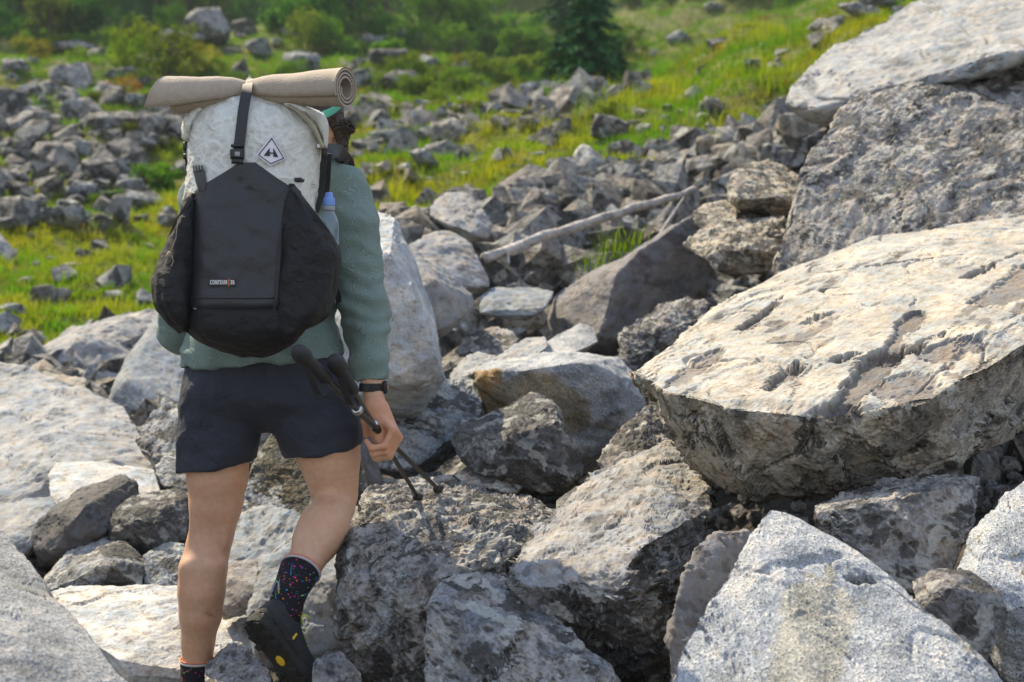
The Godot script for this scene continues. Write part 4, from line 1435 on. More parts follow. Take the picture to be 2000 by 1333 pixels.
func blade_tuft(r: RandomNumberGenerator, n: int, tall: float, spread: float, wide: float, heads := false) -> ArrayMesh:
	var v := PackedVector3Array()
	var f := PackedInt32Array()
	var c := PackedColorArray()
	for i in n:
		var a := r.randf() * TAU
		var root := Vector3(cos(a), 0, sin(a)) * spread * sqrt(r.randf())
		var lean := Vector3(cos(a + r.randfn() * 0.7), 0, sin(a + r.randfn() * 0.7)) * r.randf_range(0.1, 0.75)
		var h := tall * r.randf_range(0.5, 1.0)
		var side := Vector3(-lean.z, 0, lean.x).normalized() * wide * r.randf_range(0.6, 1.2)
		var p1 := root + Vector3(0, h * 0.55, 0) + lean * h * 0.3
		var p2 := root + Vector3(0, h * (1.0 - lean.length() * 0.3), 0) + lean * h * 0.85
		var o := v.size()
		v.append_array([root - side * 0.5, root + side * 0.5, p1 - side * 0.42, p1 + side * 0.42, p2])
		f.append_array([o, o + 1, o + 2, o + 1, o + 3, o + 2, o + 2, o + 3, o + 4])
		var k := r.randf_range(0.75, 1.2)
		var tip := Color(1.0, 0.95, 0.8) * k
		if heads and r.randf() < 0.35:
			tip = Color(2.1, 1.5, 1.6) * k
		c.append_array([Color(0.8, 0.85, 0.75) * k, Color(0.8, 0.85, 0.75) * k, Color(k, k, k), Color(k, k, k), tip])
	return mk(v, f, c, PackedVector2Array(), true)


func leaf_bush(r: RandomNumberGenerator, clumps: int, per: int, size: float, flat: float) -> ArrayMesh:
	var v := PackedVector3Array()
	var f := PackedInt32Array()
	var c := PackedColorArray()
	for k in clumps:
		var a := r.randf() * TAU
		var up := r.randf()
		var rad := sqrt(r.randf()) * sqrt(1.0 - up * up * 0.75)
		var m := Vector3(cos(a) * rad * 0.85, 0.12 + up * 0.85 * flat, sin(a) * rad * 0.85)
		var cr := r.randf_range(0.13, 0.3)
		var tint := r.randf_range(0.7, 1.25)
		for i in per:
			var q := Vector3(r.randfn(), r.randfn() * 0.8, r.randfn()).normalized() * pow(r.randf(), 0.4) * cr
			var p := m + q
			if p.y < 0.02:
				p.y = r.randf() * 0.1
			var n := (q.normalized() + Vector3(r.randfn(), r.randfn() + 0.9, r.randfn()) * 0.8).normalized()
			var x := n.cross(Vector3(r.randfn(), r.randfn(), r.randfn())).normalized()
			var y := n.cross(x)
			var s := size * r.randf_range(0.6, 1.25)
			var o := v.size()
			v.append_array([p - x * s, p + y * s * 0.42, p + x * s, p - y * s * 0.42])
			f.append_array([o, o + 3, o + 1, o + 1, o + 3, o + 2])
			var t := tint * r.randf_range(0.75, 1.25)
			var w := r.randf_range(-0.12, 0.12)
			for z in 4:
				c.append(Color(t * (1.0 + w), t, t * (1.0 - w)))
	return mk(v, f, c, PackedVector2Array(), true)


func tinted(mat: String, c: Color) -> StandardMaterial3D:
	var key := "%s %s" % [mat, c.to_html()]
	if not M.has(key):
		var m: StandardMaterial3D = M[mat].duplicate()
		m.resource_name = key
		m.albedo_color = c.linear_to_srgb()
		M[key] = m
	return M[key]


func stems(r: RandomNumberGenerator, n: int) -> ArrayMesh:
	var list := []
	for i in n:
		var a := r.randf() * TAU
		var e := Vector3(cos(a) * 0.5, r.randf_range(0.45, 0.8), sin(a) * 0.5)
		list.append(tube(PackedVector3Array([Vector3(cos(a), 0, sin(a)) * 0.06, e * 0.5 + Vector3(0, 0.1, 0), e]), PackedFloat32Array([0.03, 0.02, 0.008]), 5))
	var j := join(list)
	return mk(j[0], j[1])


var bush_kinds := []
var stem_mesh: ArrayMesh


func bush(called: String, label: String, kind: int, x: float, y: float, w: float, tall: float, c: Color, category := "bush", group := "") -> Node3D:
	var d := meets(x, y)
	var p := at(x, y, d)
	p.y = lookup(p.x, p.z).x - 0.03
	var s := w * 0.5 * d / FOC
	var o := thing(called, label, category, p, group)
	o.rotation.y = fposmod(x * 1.7 + y, TAU)
	o.scale = Vector3(s, s * tall * 1.5, s)
	part("foliage", bush_kinds[kind], tinted("leaf", c), o)
	part("stems", stem_mesh, M["bark"], o)
	return o


func build_plants() -> void:
	var r := RandomNumberGenerator.new()
	r.seed = 123
	# grass
	var tufts := [blade_tuft(r, 18, 0.13, 0.10, 0.010), blade_tuft(r, 16, 0.19, 0.10, 0.010), blade_tuft(r, 12, 0.38, 0.10, 0.009, true), blade_tuft(r, 22, 0.085, 0.11, 0.013)]
	var names := ["short meadow grass", "leafy meadow grass", "tall seeding grass", "low turf and heather"]
	for s in 4:
		var list := []
		var tries := [30000, 20000, 10000, 40000][s] as int
		for i in tries:
			var az := r.randf_range(-0.44, 0.44)
			var rr := exp(r.randf_range(log(8.3), log(95.0)))
			var x := sin(az) * rr
			var z := -cos(az) * rr
			var q := lookup(x, z)
			var patchy := nf.get_noise_2d(x * 0.8, z * 0.8 + 33.0)
			if q.y + patchy * 0.5 < 0.53 + r.randfn() * 0.12:
				continue
			if s == 2 and (nz.get_noise_2d(x * 0.4, z * 0.4) < -0.1 or az < -0.1):
				continue
			var big := r.randf_range(0.7, 1.3) * clampf(rr / 20.0, 0.75, 1.5)
			var t := Transform3D(Basis(Vector3.UP, r.randf() * TAU) * Basis.from_scale(Vector3(big, big * r.randf_range(0.7, 1.2) / maxf(1.0, sqrt(big)), big)), Vector3(x, q.x - 0.01, z))
			var warm := clampf(0.45 + nf.get_noise_2d(x * 0.6, z * 0.6) * 1.5 + r.randfn() * 0.22, 0.0, 1.0)
			var c := Color(0.14, 0.29, 0.028).lerp(Color(0.36, 0.35, 0.04), warm)
			if rr > 17.0:
				c = c.lerp(Color(0.105, 0.25, 0.034).lerp(Color(0.20, 0.16, 0.035), clampf(patchy, 0.0, 0.6)), clampf((rr - 17.0) / 13.0, 0.0, 0.8))
			if r.randf() < 0.07:
				c = Color(0.34, 0.27, 0.15)
			if s == 3:
				c = c.lerp(Color(0.26, 0.13, 0.04), clampf(nf.get_noise_2d(x * 1.1 + 7.0, z * 1.1) * 1.6, 0.0, 0.75))
			list.append([t, c])
		var mm := MultiMesh.new()
		mm.transform_format = MultiMesh.TRANSFORM_3D
		mm.use_colors = true
		mm.mesh = tufts[s]
		mm.instance_count = list.size()
		for i in list.size():
			mm.set_instance_transform(i, list[i][0])
			mm.set_instance_color(i, list[i][1])
		var o := MultiMeshInstance3D.new()
		o.name = numbered("grass")
		o.multimesh = mm
		o.material_override = M["grass"]
		add_child(o, true)
		tag(o, "%s covering the slope" % names[s], "grass", "", "stuff")
	# bushes
	bush_kinds = [leaf_bush(r, 26, 80, 0.055, 0.8), leaf_bush(r, 34, 70, 0.045, 1.0), leaf_bush(r, 20, 60, 0.085, 0.7), leaf_bush(r, 40, 60, 0.05, 1.25)]
	stem_mesh = stems(r, 7)
	var deep := Color(0.048, 0.13, 0.04)
	var mid := Color(0.10, 0.24, 0.042)
	var lime := Color(0.21, 0.31, 0.03)
	var gold := Color(0.36, 0.31, 0.03)
	var rust := Color(0.34, 0.17, 0.04)
	bush("leafy_bush", "leafy light green bush left of the pack above the low boulder", 2, 300, 385, 150, 0.75, Color(0.10, 0.21, 0.03))
	bush("leafy_bush", "small light green plant at the left foot of the leafy bush", 2, 235, 405, 70, 0.7, Color(0.10, 0.20, 0.03))
	bush("yellow_bush", "broad yellow-green bush above the left half of the mat", 1, 325, 150, 240, 0.62, Color(0.15, 0.185, 0.025))
	bush("yellow_bush", "yellow-green bush at the right end of the broad one", 1, 395, 152, 110, 0.75, gold)
	bush("yellow_bush", "yellow-green bush at the left end of the broad one", 1, 245, 132, 120, 0.9, lime)
	bush("rust_bush", "low rust-tinged bush below the broad yellow-green bush", 0, 235, 188, 100, 0.6, rust)
	bush("yellow_bush", "yellow bush in the sunny grass at the far left", 1, 70, 125, 110, 0.6, gold)
	bush("yellow_bush", "small lime bush right of the blocky outcrop", 0, 150, 118, 60, 0.7, lime)
	bush("green_bush", "round green weed clump over the brown meadow boulder", 0, 1195, 240, 90, 0.7, Color(0.10, 0.14, 0.03))
	bush("pale_bush", "pale flowering clump on the crest right of the fir", 0, 1262, 160, 70, 0.5, Color(0.36, 0.38, 0.20))
	var olive := Color(0.13, 0.17, 0.028)
	bush("leafy_bush", "low green plants among the stones at the far left, below the blocky outcrop", 2, 200, 205, 90, 0.5, olive)
	bush("leafy_bush", "small green plant in the middle of the left rubble", 2, 150, 300, 54, 0.5, olive)
	bush("leafy_bush", "green plant beside the tilted pale block at the left", 2, 190, 408, 76, 0.55, Color(0.12, 0.20, 0.03))
	bush("leafy_bush", "olive plant in front of the dark ledge left of the pack", 0, 255, 268, 110, 0.4, Color(0.14, 0.15, 0.03))
	bush("leafy_bush", "olive plant under the dark ledge, nearer the pack", 0, 320, 300, 80, 0.5, Color(0.13, 0.15, 0.03))
	var where := ["far left", "left", "centre left", "centre", "centre right", "right"]
	var tall_rows := [
		# [from x, to x, y of the foot, how many, width, height factor, colour, word]
		[-40, 330, 76, 9, 100, 0.95, deep, "dark dense"],
		[-20, 720, 50, 13, 120, 1.15, deep.lerp(mid, 0.3), "dark tall"],
		[-20, 1000, 18, 15, 130, 1.3, deep.lerp(mid, 0.5), "deep green tall"],
		[-20, 1100, -20, 14, 150, 1.4, deep.lerp(mid, 0.4), "shadowy tall"],
		[-20, 1100, -75, 12, 170, 1.5, deep.lerp(mid, 0.4), "high dark"],
		[520, 1040, 70, 12, 92, 0.8, mid, "mid-green"],
		[560, 1060, 112, 12, 80, 0.7, mid.lerp(lime, 0.35), "bright green"],
		[700, 1050, 150, 9, 76, 0.6, mid.lerp(rust, 0.3), "brownish green"],
		[730, 1000, 185, 8, 70, 0.55, mid.lerp(gold, 0.35), "olive"],
		[360, 1000, 168, 9, 62, 0.5, mid.lerp(gold, 0.2), "low olive"],
		[700, 1000, 222, 8, 54, 0.45, mid.lerp(rust, 0.4), "low russet"],
		[0, 330, 108, 7, 70, 0.6, lime.lerp(mid, 0.5), "low sunny"],
		[730, 960, 256, 6, 44, 0.4, mid.lerp(gold, 0.5), "tufted"],
		[1020, 1270, 172, 7, 60, 0.6, mid, "bushy"],
		[1000, 1250, 120, 6, 80, 0.9, mid.lerp(deep, 0.5), "soft green"],
		[1180, 1560, 10, 7, 90, 0.7, mid.lerp(lime, 0.2), "grassy green"],
		[1200, 1640, -30, 8, 110, 0.9, mid, "leafy green"],
		[1280, 1700, -75, 7, 130, 1.0, mid, "upper leafy"],
	]
	for t in tall_rows:
		for i in t[3]:
			var x: float = lerpf(t[0], t[1], (i + 0.5) / t[3]) + r.randfn() * 14.0
			var y: float = t[2] + r.randfn() * 7.0
			var w: float = t[4] * r.randf_range(0.85, 1.6)
			var c: Color = t[6].lerp([lime, deep, rust, mid][r.randi() % 4], r.randf() * 0.28)
			var spot: String = where[clampi(int(x / 290.0), 0, 5)]
			var beside := nearest_mark(x, y)
			var label := ""
			for word in ["", "wide ", "narrow ", "rounded ", "ragged ", "spreading "]:
				label = "%s%s shrub %s the %s" % [word, t[7], beside[0], short(beside[1])]
				if not labels.has(label):
					break
			labels[label] = true
			bush("shrub", label, r.randi() % 4, x, y, w, t[5] * r.randf_range(0.8, 1.2), c, "shrub", "shrubs of the far slope")
	# firs
	var fir := fir_mesh(r, 25, 1.0)
	for q in [[1150, 186, 200, 3.0, "tall dark fir standing at the foot of the far slope"], [1092, 182, 130, 2.3, "slim dark fir just left of the tall fir"], [1206, 178, 120, 2.0, "shorter dark fir just right of the tall fir"], [1540, 12, 90, 1.9, "dark fir high on the far slope, right of centre"], [1120, 60, 200, 2.6, "dark fir on the slope behind the tall fir"]]:
		var d := meets(q[0], q[1], 21.0)
		var p := at(q[0], q[1], d)
		p.y = lookup(p.x, p.z).x - 0.05
		var o := thing("fir_tree", q[4], "fir tree", p, "dark firs on the slope")
		var s: float = q[2] * 0.5 * d / FOC
		o.scale = Vector3(s, s * q[3], s)
		o.rotation.y = q[0] * 0.37
		part("trunk", fir[0], M["bark"], o)
		part("branches", fir[1], tinted("needles", Color(0.036, 0.11, 0.038)), o)
	# the bleached log and sticks
	var path := PackedVector3Array()
	var rad := PackedFloat32Array()
	for i in 15:
		var t := i / 14.0
		var p := at(lerpf(946, 1358, t), lerpf(505, 371, t) - sin(t * PI) * 4.0, lerpf(7.3, 8.5, t))
		path.append(p + Vector3(nz.get_noise_1d(i * 0.6), nz.get_noise_1d(i * 0.6 + 30.0), 0) * 0.012)
		rad.append(lerpf(0.029, 0.022, t) * (1.0 + 0.15 * nz.get_noise_1d(i * 1.3 + 7.0)))
	var log_m := tube(path, rad, 14)
	var base := at(1150, 450, 7.9)
	var lg := thing("log", "long bleached log lying across the rubble", "log", base)
	part("trunk", mk(away(log_m, base)[0], log_m[1]), M["bleached_wood"], lg)
	var stub := tube(PackedVector3Array([at(990, 488, 7.42), at(994, 515, 7.36)]), PackedFloat32Array([0.012, 0.006]), 7)
	part("branch_stub", mk(away(stub, base)[0], stub[1]), M["bleached_wood"], lg)
	var s2 := tube(PackedVector3Array([at(1282, 470, 7.7), at(1308, 430, 7.85), at(1336, 386, 8.0)]), PackedFloat32Array([0.009, 0.011, 0.005]), 8)
	var b2 := at(1282, 470, 7.7)
	tag(one("stick", mk(away(s2, b2)[0], s2[1]), M["bleached_wood"], b2), "short weathered stick leaning by the log's upper end", "stick")
	var s3 := tube(PackedVector3Array([at(-20, 455, 13.0), at(8, 490, 12.9), at(22, 540, 12.8)]), PackedFloat32Array([0.06, 0.075, 0.05]), 9)
	var b3 := at(8, 530, 12.9)
	tag(one("stump", mk(away(s3, b3)[0], s3[1]), M["bleached_wood"], b3), "pale splintered stump at the left edge of the grass", "stump")
	# grass among the near rocks
	var near_tuft := blade_tuft(r, 40, 0.16, 0.11, 0.006)
	for q in [[1218, 492, 7.9, 1.3, "bright grass tuft above the dark leaning slab"], [1155, 530, 7.6, 0.9, "small grass tuft below the log"], [1195, 505, 7.8, 1.0, "grass tuft left of the brighter one"]]:
		var p := at(q[0], q[1], q[2])
		var o := one("grass_tuft", near_tuft, tinted("grass", Color(0.16, 0.24, 0.02)), p)
		o.scale = Vector3.ONE * q[3]
		tag(o, q[4], "grass tuft")


func nearest_mark(x: float, y: float) -> Array:
	var best := 1e9
	var by := []
	for l in landmarks:
		var e := Vector2(l[0] - x, (l[1] - y) * 1.5).length()
		if e < best:
			best = e
			by = l
	var dx: float = x - by[0]
	var dy: float = y - by[1]
	return [("right of" if dx > 0 else "left of") if absf(dx) > absf(dy) else ("below" if dy > 0 else "above"), by[2]]


func fir_mesh(r: RandomNumberGenerator, whorls: int, wide: float) -> Array:
	var trunk := tube(PackedVector3Array([Vector3.ZERO, Vector3(0, 0.5, 0), Vector3(0, 1.0, 0)]), PackedFloat32Array([0.06, 0.035, 0.005]), 7)
	var v := PackedVector3Array()
	var f := PackedInt32Array()
	var c := PackedColorArray()
	for w in whorls:
		var t := float(w) / whorls
		var y := 0.05 + t * 0.95
		var n := 7 if t < 0.8 else 5
		for b in n:
			var a := TAU * b / n + r.randf() * 0.8 + w
			var len := (1.0 - t * 0.93) * r.randf_range(0.42, 1.12) * wide * 0.95
			var dir := Vector3(cos(a), 0, sin(a))
			var side := Vector3(-dir.z, 0, dir.x)
			var q := 18 if len > 0.35 else 9
			for i in q:
				var u := (i + 0.6) / q
				var p := Vector3(0, y - len * 0.12 * u * u + len * 0.06 * u, 0) + dir * len * u
				for s: float in [-1.0, 1.0]:
					var tl := len * 0.26 * (1.1 - u * 0.6) * r.randf_range(0.7, 1.2) + 0.02
					var e: Vector3 = p + (side * s * 0.8 + dir * 0.65 + Vector3(0, r.randf_range(-0.35, 0.05), 0)) * tl
					var wd: Vector3 = (dir * 0.8 - side * s * 0.6 + Vector3(0, r.randfn() * 0.5, 0)).normalized() * tl * 0.22
					var o := v.size()
					v.append_array([p - wd, p + wd, e])
					f.append_array([o, o + 1, o + 2])
					var k := r.randf_range(0.6, 1.3)
					for z in 3:
						c.append(Color(k, k, k))
	return [mk(trunk[0], trunk[1]), mk(v, f, c, PackedVector2Array(), true)]


# ---------------------------------------------------------------- the hiker

const HD := 3.85


func jn(x: float, y: float, dd: float, r: float) -> Array:
	return [at(x, y, HD + dd), r * (HD + dd) / FOC]


func chain(list: Array) -> Array:
	var out := []
	for i in list.size() - 1:
		var a: Array = jn(list[i][0], list[i][1], list[i][2], list[i][3])
		var b: Array = jn(list[i + 1][0], list[i + 1][1], list[i + 1][2], list[i + 1][3])
		out.append([a[0], b[0], a[1], b[1]])
	return out


# tapered capsules joined by a smooth minimum and meshed as surface nets; planes [normal, distance, from x, to x] cut it
func skin_over(bones: Array, cell: float, k: float, planes := []) -> Array:
	var lo := Vector3.ONE * 1e9
	var hi := -lo
	for b in bones:
		for e in 2:
			var rr: Vector3 = Vector3.ONE * (b[2 + e] + 3.0 * cell)
			lo = lo.min(b[e] - rr)
			hi = hi.max(b[e] + rr)
	var nx := int((hi.x - lo.x) / cell) + 2
	var ny := int((hi.y - lo.y) / cell) + 2
	var nzz := int((hi.z - lo.z) / cell) + 2
	var fld := PackedFloat32Array()
	fld.resize(nx * ny * nzz)
	for b in bones:
		var a: Vector3 = b[0]
		var e: Vector3 = b[1]
		var ra: float = b[2]
		var rb: float = b[3]
		var ab := e - a
		var l2 := maxf(ab.length_squared(), 1e-9)
		var reach := Vector3.ONE * (maxf(ra, rb) + 5.0 * k + cell)
		var i0 := (a.min(e) - reach - lo) / cell
		var i1 := (a.max(e) + reach - lo) / cell
		for z in range(maxi(0, int(i0.z)), mini(nzz, int(i1.z) + 1)):
			for y in range(maxi(0, int(i0.y)), mini(ny, int(i1.y) + 1)):
				var row := (z * ny + y) * nx
				for x in range(maxi(0, int(i0.x)), mini(nx, int(i1.x) + 1)):
					var p := lo + Vector3(x, y, z) * cell - a
					var t := clampf(p.dot(ab) / l2, 0.0, 1.0)
					var d := (p - ab * t).length() - (ra + (rb - ra) * t)
					if d < 5.0 * k:
						fld[row + x] += exp(minf(-d / k, 30.0))
	for i in fld.size():
		fld[i] = -k * log(fld[i]) if fld[i] > 0.0 else 6.0 * k
	for pl in planes:
		var n: Vector3 = pl[0]
		var off: float = pl[1]
		var x0 := 0 if pl.size() < 3 else clampi(int((pl[2] - lo.x) / cell), 0, nx)
		var x1 := nx if pl.size() < 3 else clampi(int((pl[3] - lo.x) / cell), 0, nx)
		for z in nzz:
			for y in ny:
				var row := (z * ny + y) * nx
				for x in range(x0, x1):
					if fld[row + x] < 3.0 * cell:
						fld[row + x] = maxf(fld[row + x], n.dot(lo + Vector3(x, y, z) * cell) - off)
	var v := PackedVector3Array()
	var f := PackedInt32Array()
	var ids := {}
	var sy := nx
	var sz := nx * ny
	var offs := [0, 1, sy, sy + 1, sz, sz + 1, sz + sy, sz + sy + 1]
	var pos := [Vector3(0, 0, 0), Vector3(1, 0, 0), Vector3(0, 1, 0), Vector3(1, 1, 0), Vector3(0, 0, 1), Vector3(1, 0, 1), Vector3(0, 1, 1), Vector3(1, 1, 1)]
	var edges := [[0, 1], [2, 3], [4, 5], [6, 7], [0, 2], [1, 3], [4, 6], [5, 7], [0, 4], [1, 5], [2, 6], [3, 7]]
	for z in nzz - 1:
		for y in ny - 1:
			var row := z * sz + y * sy
			for x in nx - 1:
				var o := row + x
				var q := fld[o]
				if q > 2.0 * cell or q < -2.0 * cell:
					continue
				var inside := 0
				for c in offs:
					if fld[o + c] < 0.0:
						inside += 1
				if inside == 0 or inside == 8:
					continue
				var s := Vector3.ZERO
				var n := 0
				for ed in edges:
					var d0 := fld[o + offs[ed[0]]]
					var d1 := fld[o + offs[ed[1]]]
					if (d0 < 0.0) != (d1 < 0.0):
						s += (pos[ed[0]] as Vector3).lerp(pos[ed[1]], d0 / (d0 - d1))
						n += 1
				ids[o] = v.size()
				v.append(lo + (Vector3(x, y, z) + s / n) * cell)
	for o: int in ids:
		var d0 := fld[o]
		for ax in 3:
			var st: int = [1, sy, sz][ax]
			var u: int = [sy, sz, 1][ax]
			var w: int = [sz, 1, sy][ax]
			var d1 := fld[o + st]
			if (d0 < 0.0) == (d1 < 0.0):
				continue
			if not (ids.has(o - u) and ids.has(o - w) and ids.has(o - u - w)):
				continue
			var a: int = ids[o]
			var b: int = ids[o - u]
			var c: int = ids[o - u - w]
			var e: int = ids[o - w]
			if d0 < 0.0:
				f.append_array([a, b, c, a, c, e])
			else:
				f.append_array([a, c, b, a, e, c])
	return [v, f]


func wrinkle(m: Array, scale: Vector3, amp: float, turn := Basis(), ridged := true) -> void:
	var n := normals(m[0], m[1])
	for i in m[0].size():
		var q: Vector3 = turn * m[0][i] * scale
		var h := nw.get_noise_3dv(q) * 0.8 + nz.get_noise_3dv(q * 0.6) * 0.5 if ridged else nf.get_noise_3dv(q)
		m[0][i] += n[i] * h * amp


func cut_plane(x0: float, y0: float, x1: float, y1: float, d: float, sign_y := -1.0) -> Array:
	var a := at(x0, y0, d)
	var b := at(x1, y1, d)
	var n := (b - a).cross(Vector3.FORWARD).normalized()
	if n.y * sign_y < 0.0:
		n = -n
	return [n, n.dot(a)]


func make_boot(frame: Transform3D, who: Node3D, origin: Vector3, mirror: float) -> void:
	var sole := []
	var outline := [[0.0, 0.014], [0.008, 0.028], [0.03, 0.039], [0.06, 0.041], [0.10, 0.038], [0.14, 0.038], [0.18, 0.045], [0.22, 0.050], [0.25, 0.046], [0.28, 0.032], [0.295, 0.012]]
	# sole: two layers with a shallow arch
	var place := func(p: Vector3) -> Vector3:
		return frame * Vector3(p.x, p.y, p.z * mirror) - origin
	var rings := []
	for q in outline:
		var x: float = q[0]
		var w: float = q[1]
		var lift := 0.006 * smoothstep(0.08, 0.11, x) * smoothstep(0.17, 0.14, x) + 0.02 * smoothstep(0.22, 0.3, x)
		var ring := PackedVector3Array()
		for p in [[-0.9, 0.0], [0.9, 0.0], [1.0, 0.004], [1.06, 0.018], [1.0, 0.030], [0.6, 0.034], [-0.6, 0.034], [-1.0, 0.030], [-1.06, 0.018], [-1.0, 0.004]]:
			ring.append(Vector3(x, p[1] + lift, p[0] * w))
		if mirror > 0.0:
			ring.reverse()
		for k in ring.size():
			ring[k] = place.call(ring[k])
		rings.append(ring)
	var sl := loft(rings)
	var lugs := [[sl[0], sl[1]]]
	for i in 9:
		var x := 0.016 + i * 0.0305
		if i == 3 or i == 4:
			continue
		var w := 0.032
		for q in outline:
			if q[0] <= x + 0.01:
				w = q[1]
		for s: float in [-1.0, 1.0]:
			var lift := 0.02 * smoothstep(0.22, 0.3, x)
			var c := Vector3(x, -0.002 + lift, s * w * 0.62)
			var bs := Basis(Vector3.UP, s * 0.35)
			var b := bx(c, Vector3(0.017, 0.009, w * 0.62), bs, 0.2)
			for k in b[0].size():
				b[0][k] = place.call(b[0][k])
			lugs.append([b[0], b[1]])
	var sj := join(lugs)
	part("sole", mk(sj[0], sj[1], PackedColorArray(), PackedVector2Array(), true), M["boot_rubber"], who)
	# upper
	var up := []
	for q in [[0.004, 0.025, 0.055, 0.0], [0.015, 0.034, 0.098, 0.0], [0.035, 0.040, 0.118, 0.0], [0.07, 0.042, 0.122, 0.0], [0.10, 0.041, 0.118, 0.0], [0.125, 0.040, 0.104, 0.0], [0.16, 0.043, 0.086, 0.0], [0.20, 0.048, 0.072, 0.0], [0.235, 0.046, 0.062, 0.006], [0.265, 0.038, 0.054, 0.012], [0.288, 0.016, 0.040, 0.018]]:
		var ring := PackedVector3Array()
		for k in 20:
			var a := PI * k / 19.0
			var cx := cos(a)
			var sx := sin(a)
			var top: float = q[2]
			ring.append(Vector3(q[0], 0.022 + q[3] + (top - 0.022 - q[3]) * pow(sx, 0.62), q[1] * signf(cx) * pow(absf(cx), 0.75) * lerpf(1.02, 0.86, sx)))
		if mirror > 0.0:
			ring.reverse()
		for k in ring.size():
			ring[k] = place.call(ring[k])
		up.append(ring)
	var u := loft(up)
	var boot := part("upper", mk(u[0], u[1]), M["boot_leather"], who)
	# rubber rand, heel loop, laces
	var rand := []
	for s: float in [-1.0, 1.0]:
		var path := PackedVector3Array()
		var side := PackedVector3Array()
		for q in outline:
			path.append(place.call(Vector3(q[0], 0.036 + 0.02 * smoothstep(0.22, 0.3, q[0]), s * (q[1] + 0.001))))
			side.append(frame.basis.y)
		var b := band(path, side, 0.016, 0.004)
		rand.append(b)
	var rj := join(rand)
	part("rand", mk(rj[0], rj[1]), M["boot_rubber"], boot)
	var loop := PackedVector3Array()
	var ls := PackedVector3Array()
	for k in 9:
		var a := PI * k / 8.0
		loop.append(place.call(Vector3(0.008 - 0.012 * sin(a), 0.122 + 0.020 * sin(a), 0.012 * cos(a))))
		ls.append(frame.basis.x)
	var lb := band(loop, ls, 0.010, 0.003)
	part("heel_loop", mk(lb[0], lb[1]), M["grey_plastic"], boot)
	var lace := []
	for i in 4:
		var x := 0.118 + i * 0.018
		var y := 0.108 - i * 0.011
		lace.append(tube(PackedVector3Array([place.call(Vector3(x, y, -0.02)), place.call(Vector3(x + 0.012, y + 0.002, 0.02))]), PackedFloat32Array([0.002, 0.002]), 6))
	var bow := PackedVector3Array()
	var br := PackedFloat32Array()
	for k in 13:
		var a := TAU * k / 12.0
		bow.append(place.call(Vector3(0.10 + 0.012 * sin(a * 2.0), 0.118 + 0.010 * cos(a), 0.030 + 0.016 * sin(a))))
		br.append(0.0022)
	lace.append(tube(bow, br, 6))
	var lj := join(lace)
	part("laces", mk(lj[0], lj[1]), M["lime_cord"], boot)
	var bd := tube(PackedVector3Array([Vector3(0.135, 0.012, 0.0), Vector3(0.135, 0.0015, 0.0), Vector3(0.135, 0.0, 0.0)]), PackedFloat32Array([0.013, 0.013, 0.011]), 8)
	for k in bd[0].size():
		var e: Vector3 = bd[0][k]
		bd[0][k] = place.call(Vector3(0.135 + (e.x - 0.135) * 1.25, e.y, e.z * 0.85))
	part("sole_badge", mk(bd[0], bd[1]), M["yellow_badge"], boot)
	var tab := bx(Vector3(0.105, 0.05, 0.0425), Vector3(0.006, 0.020, 0.003), Basis(), 0.2)
	for k in tab[0].size():
		tab[0][k] = place.call(tab[0][k])
	part("side_tab", mk(tab[0], tab[1]), M["yellow_badge"], boot)


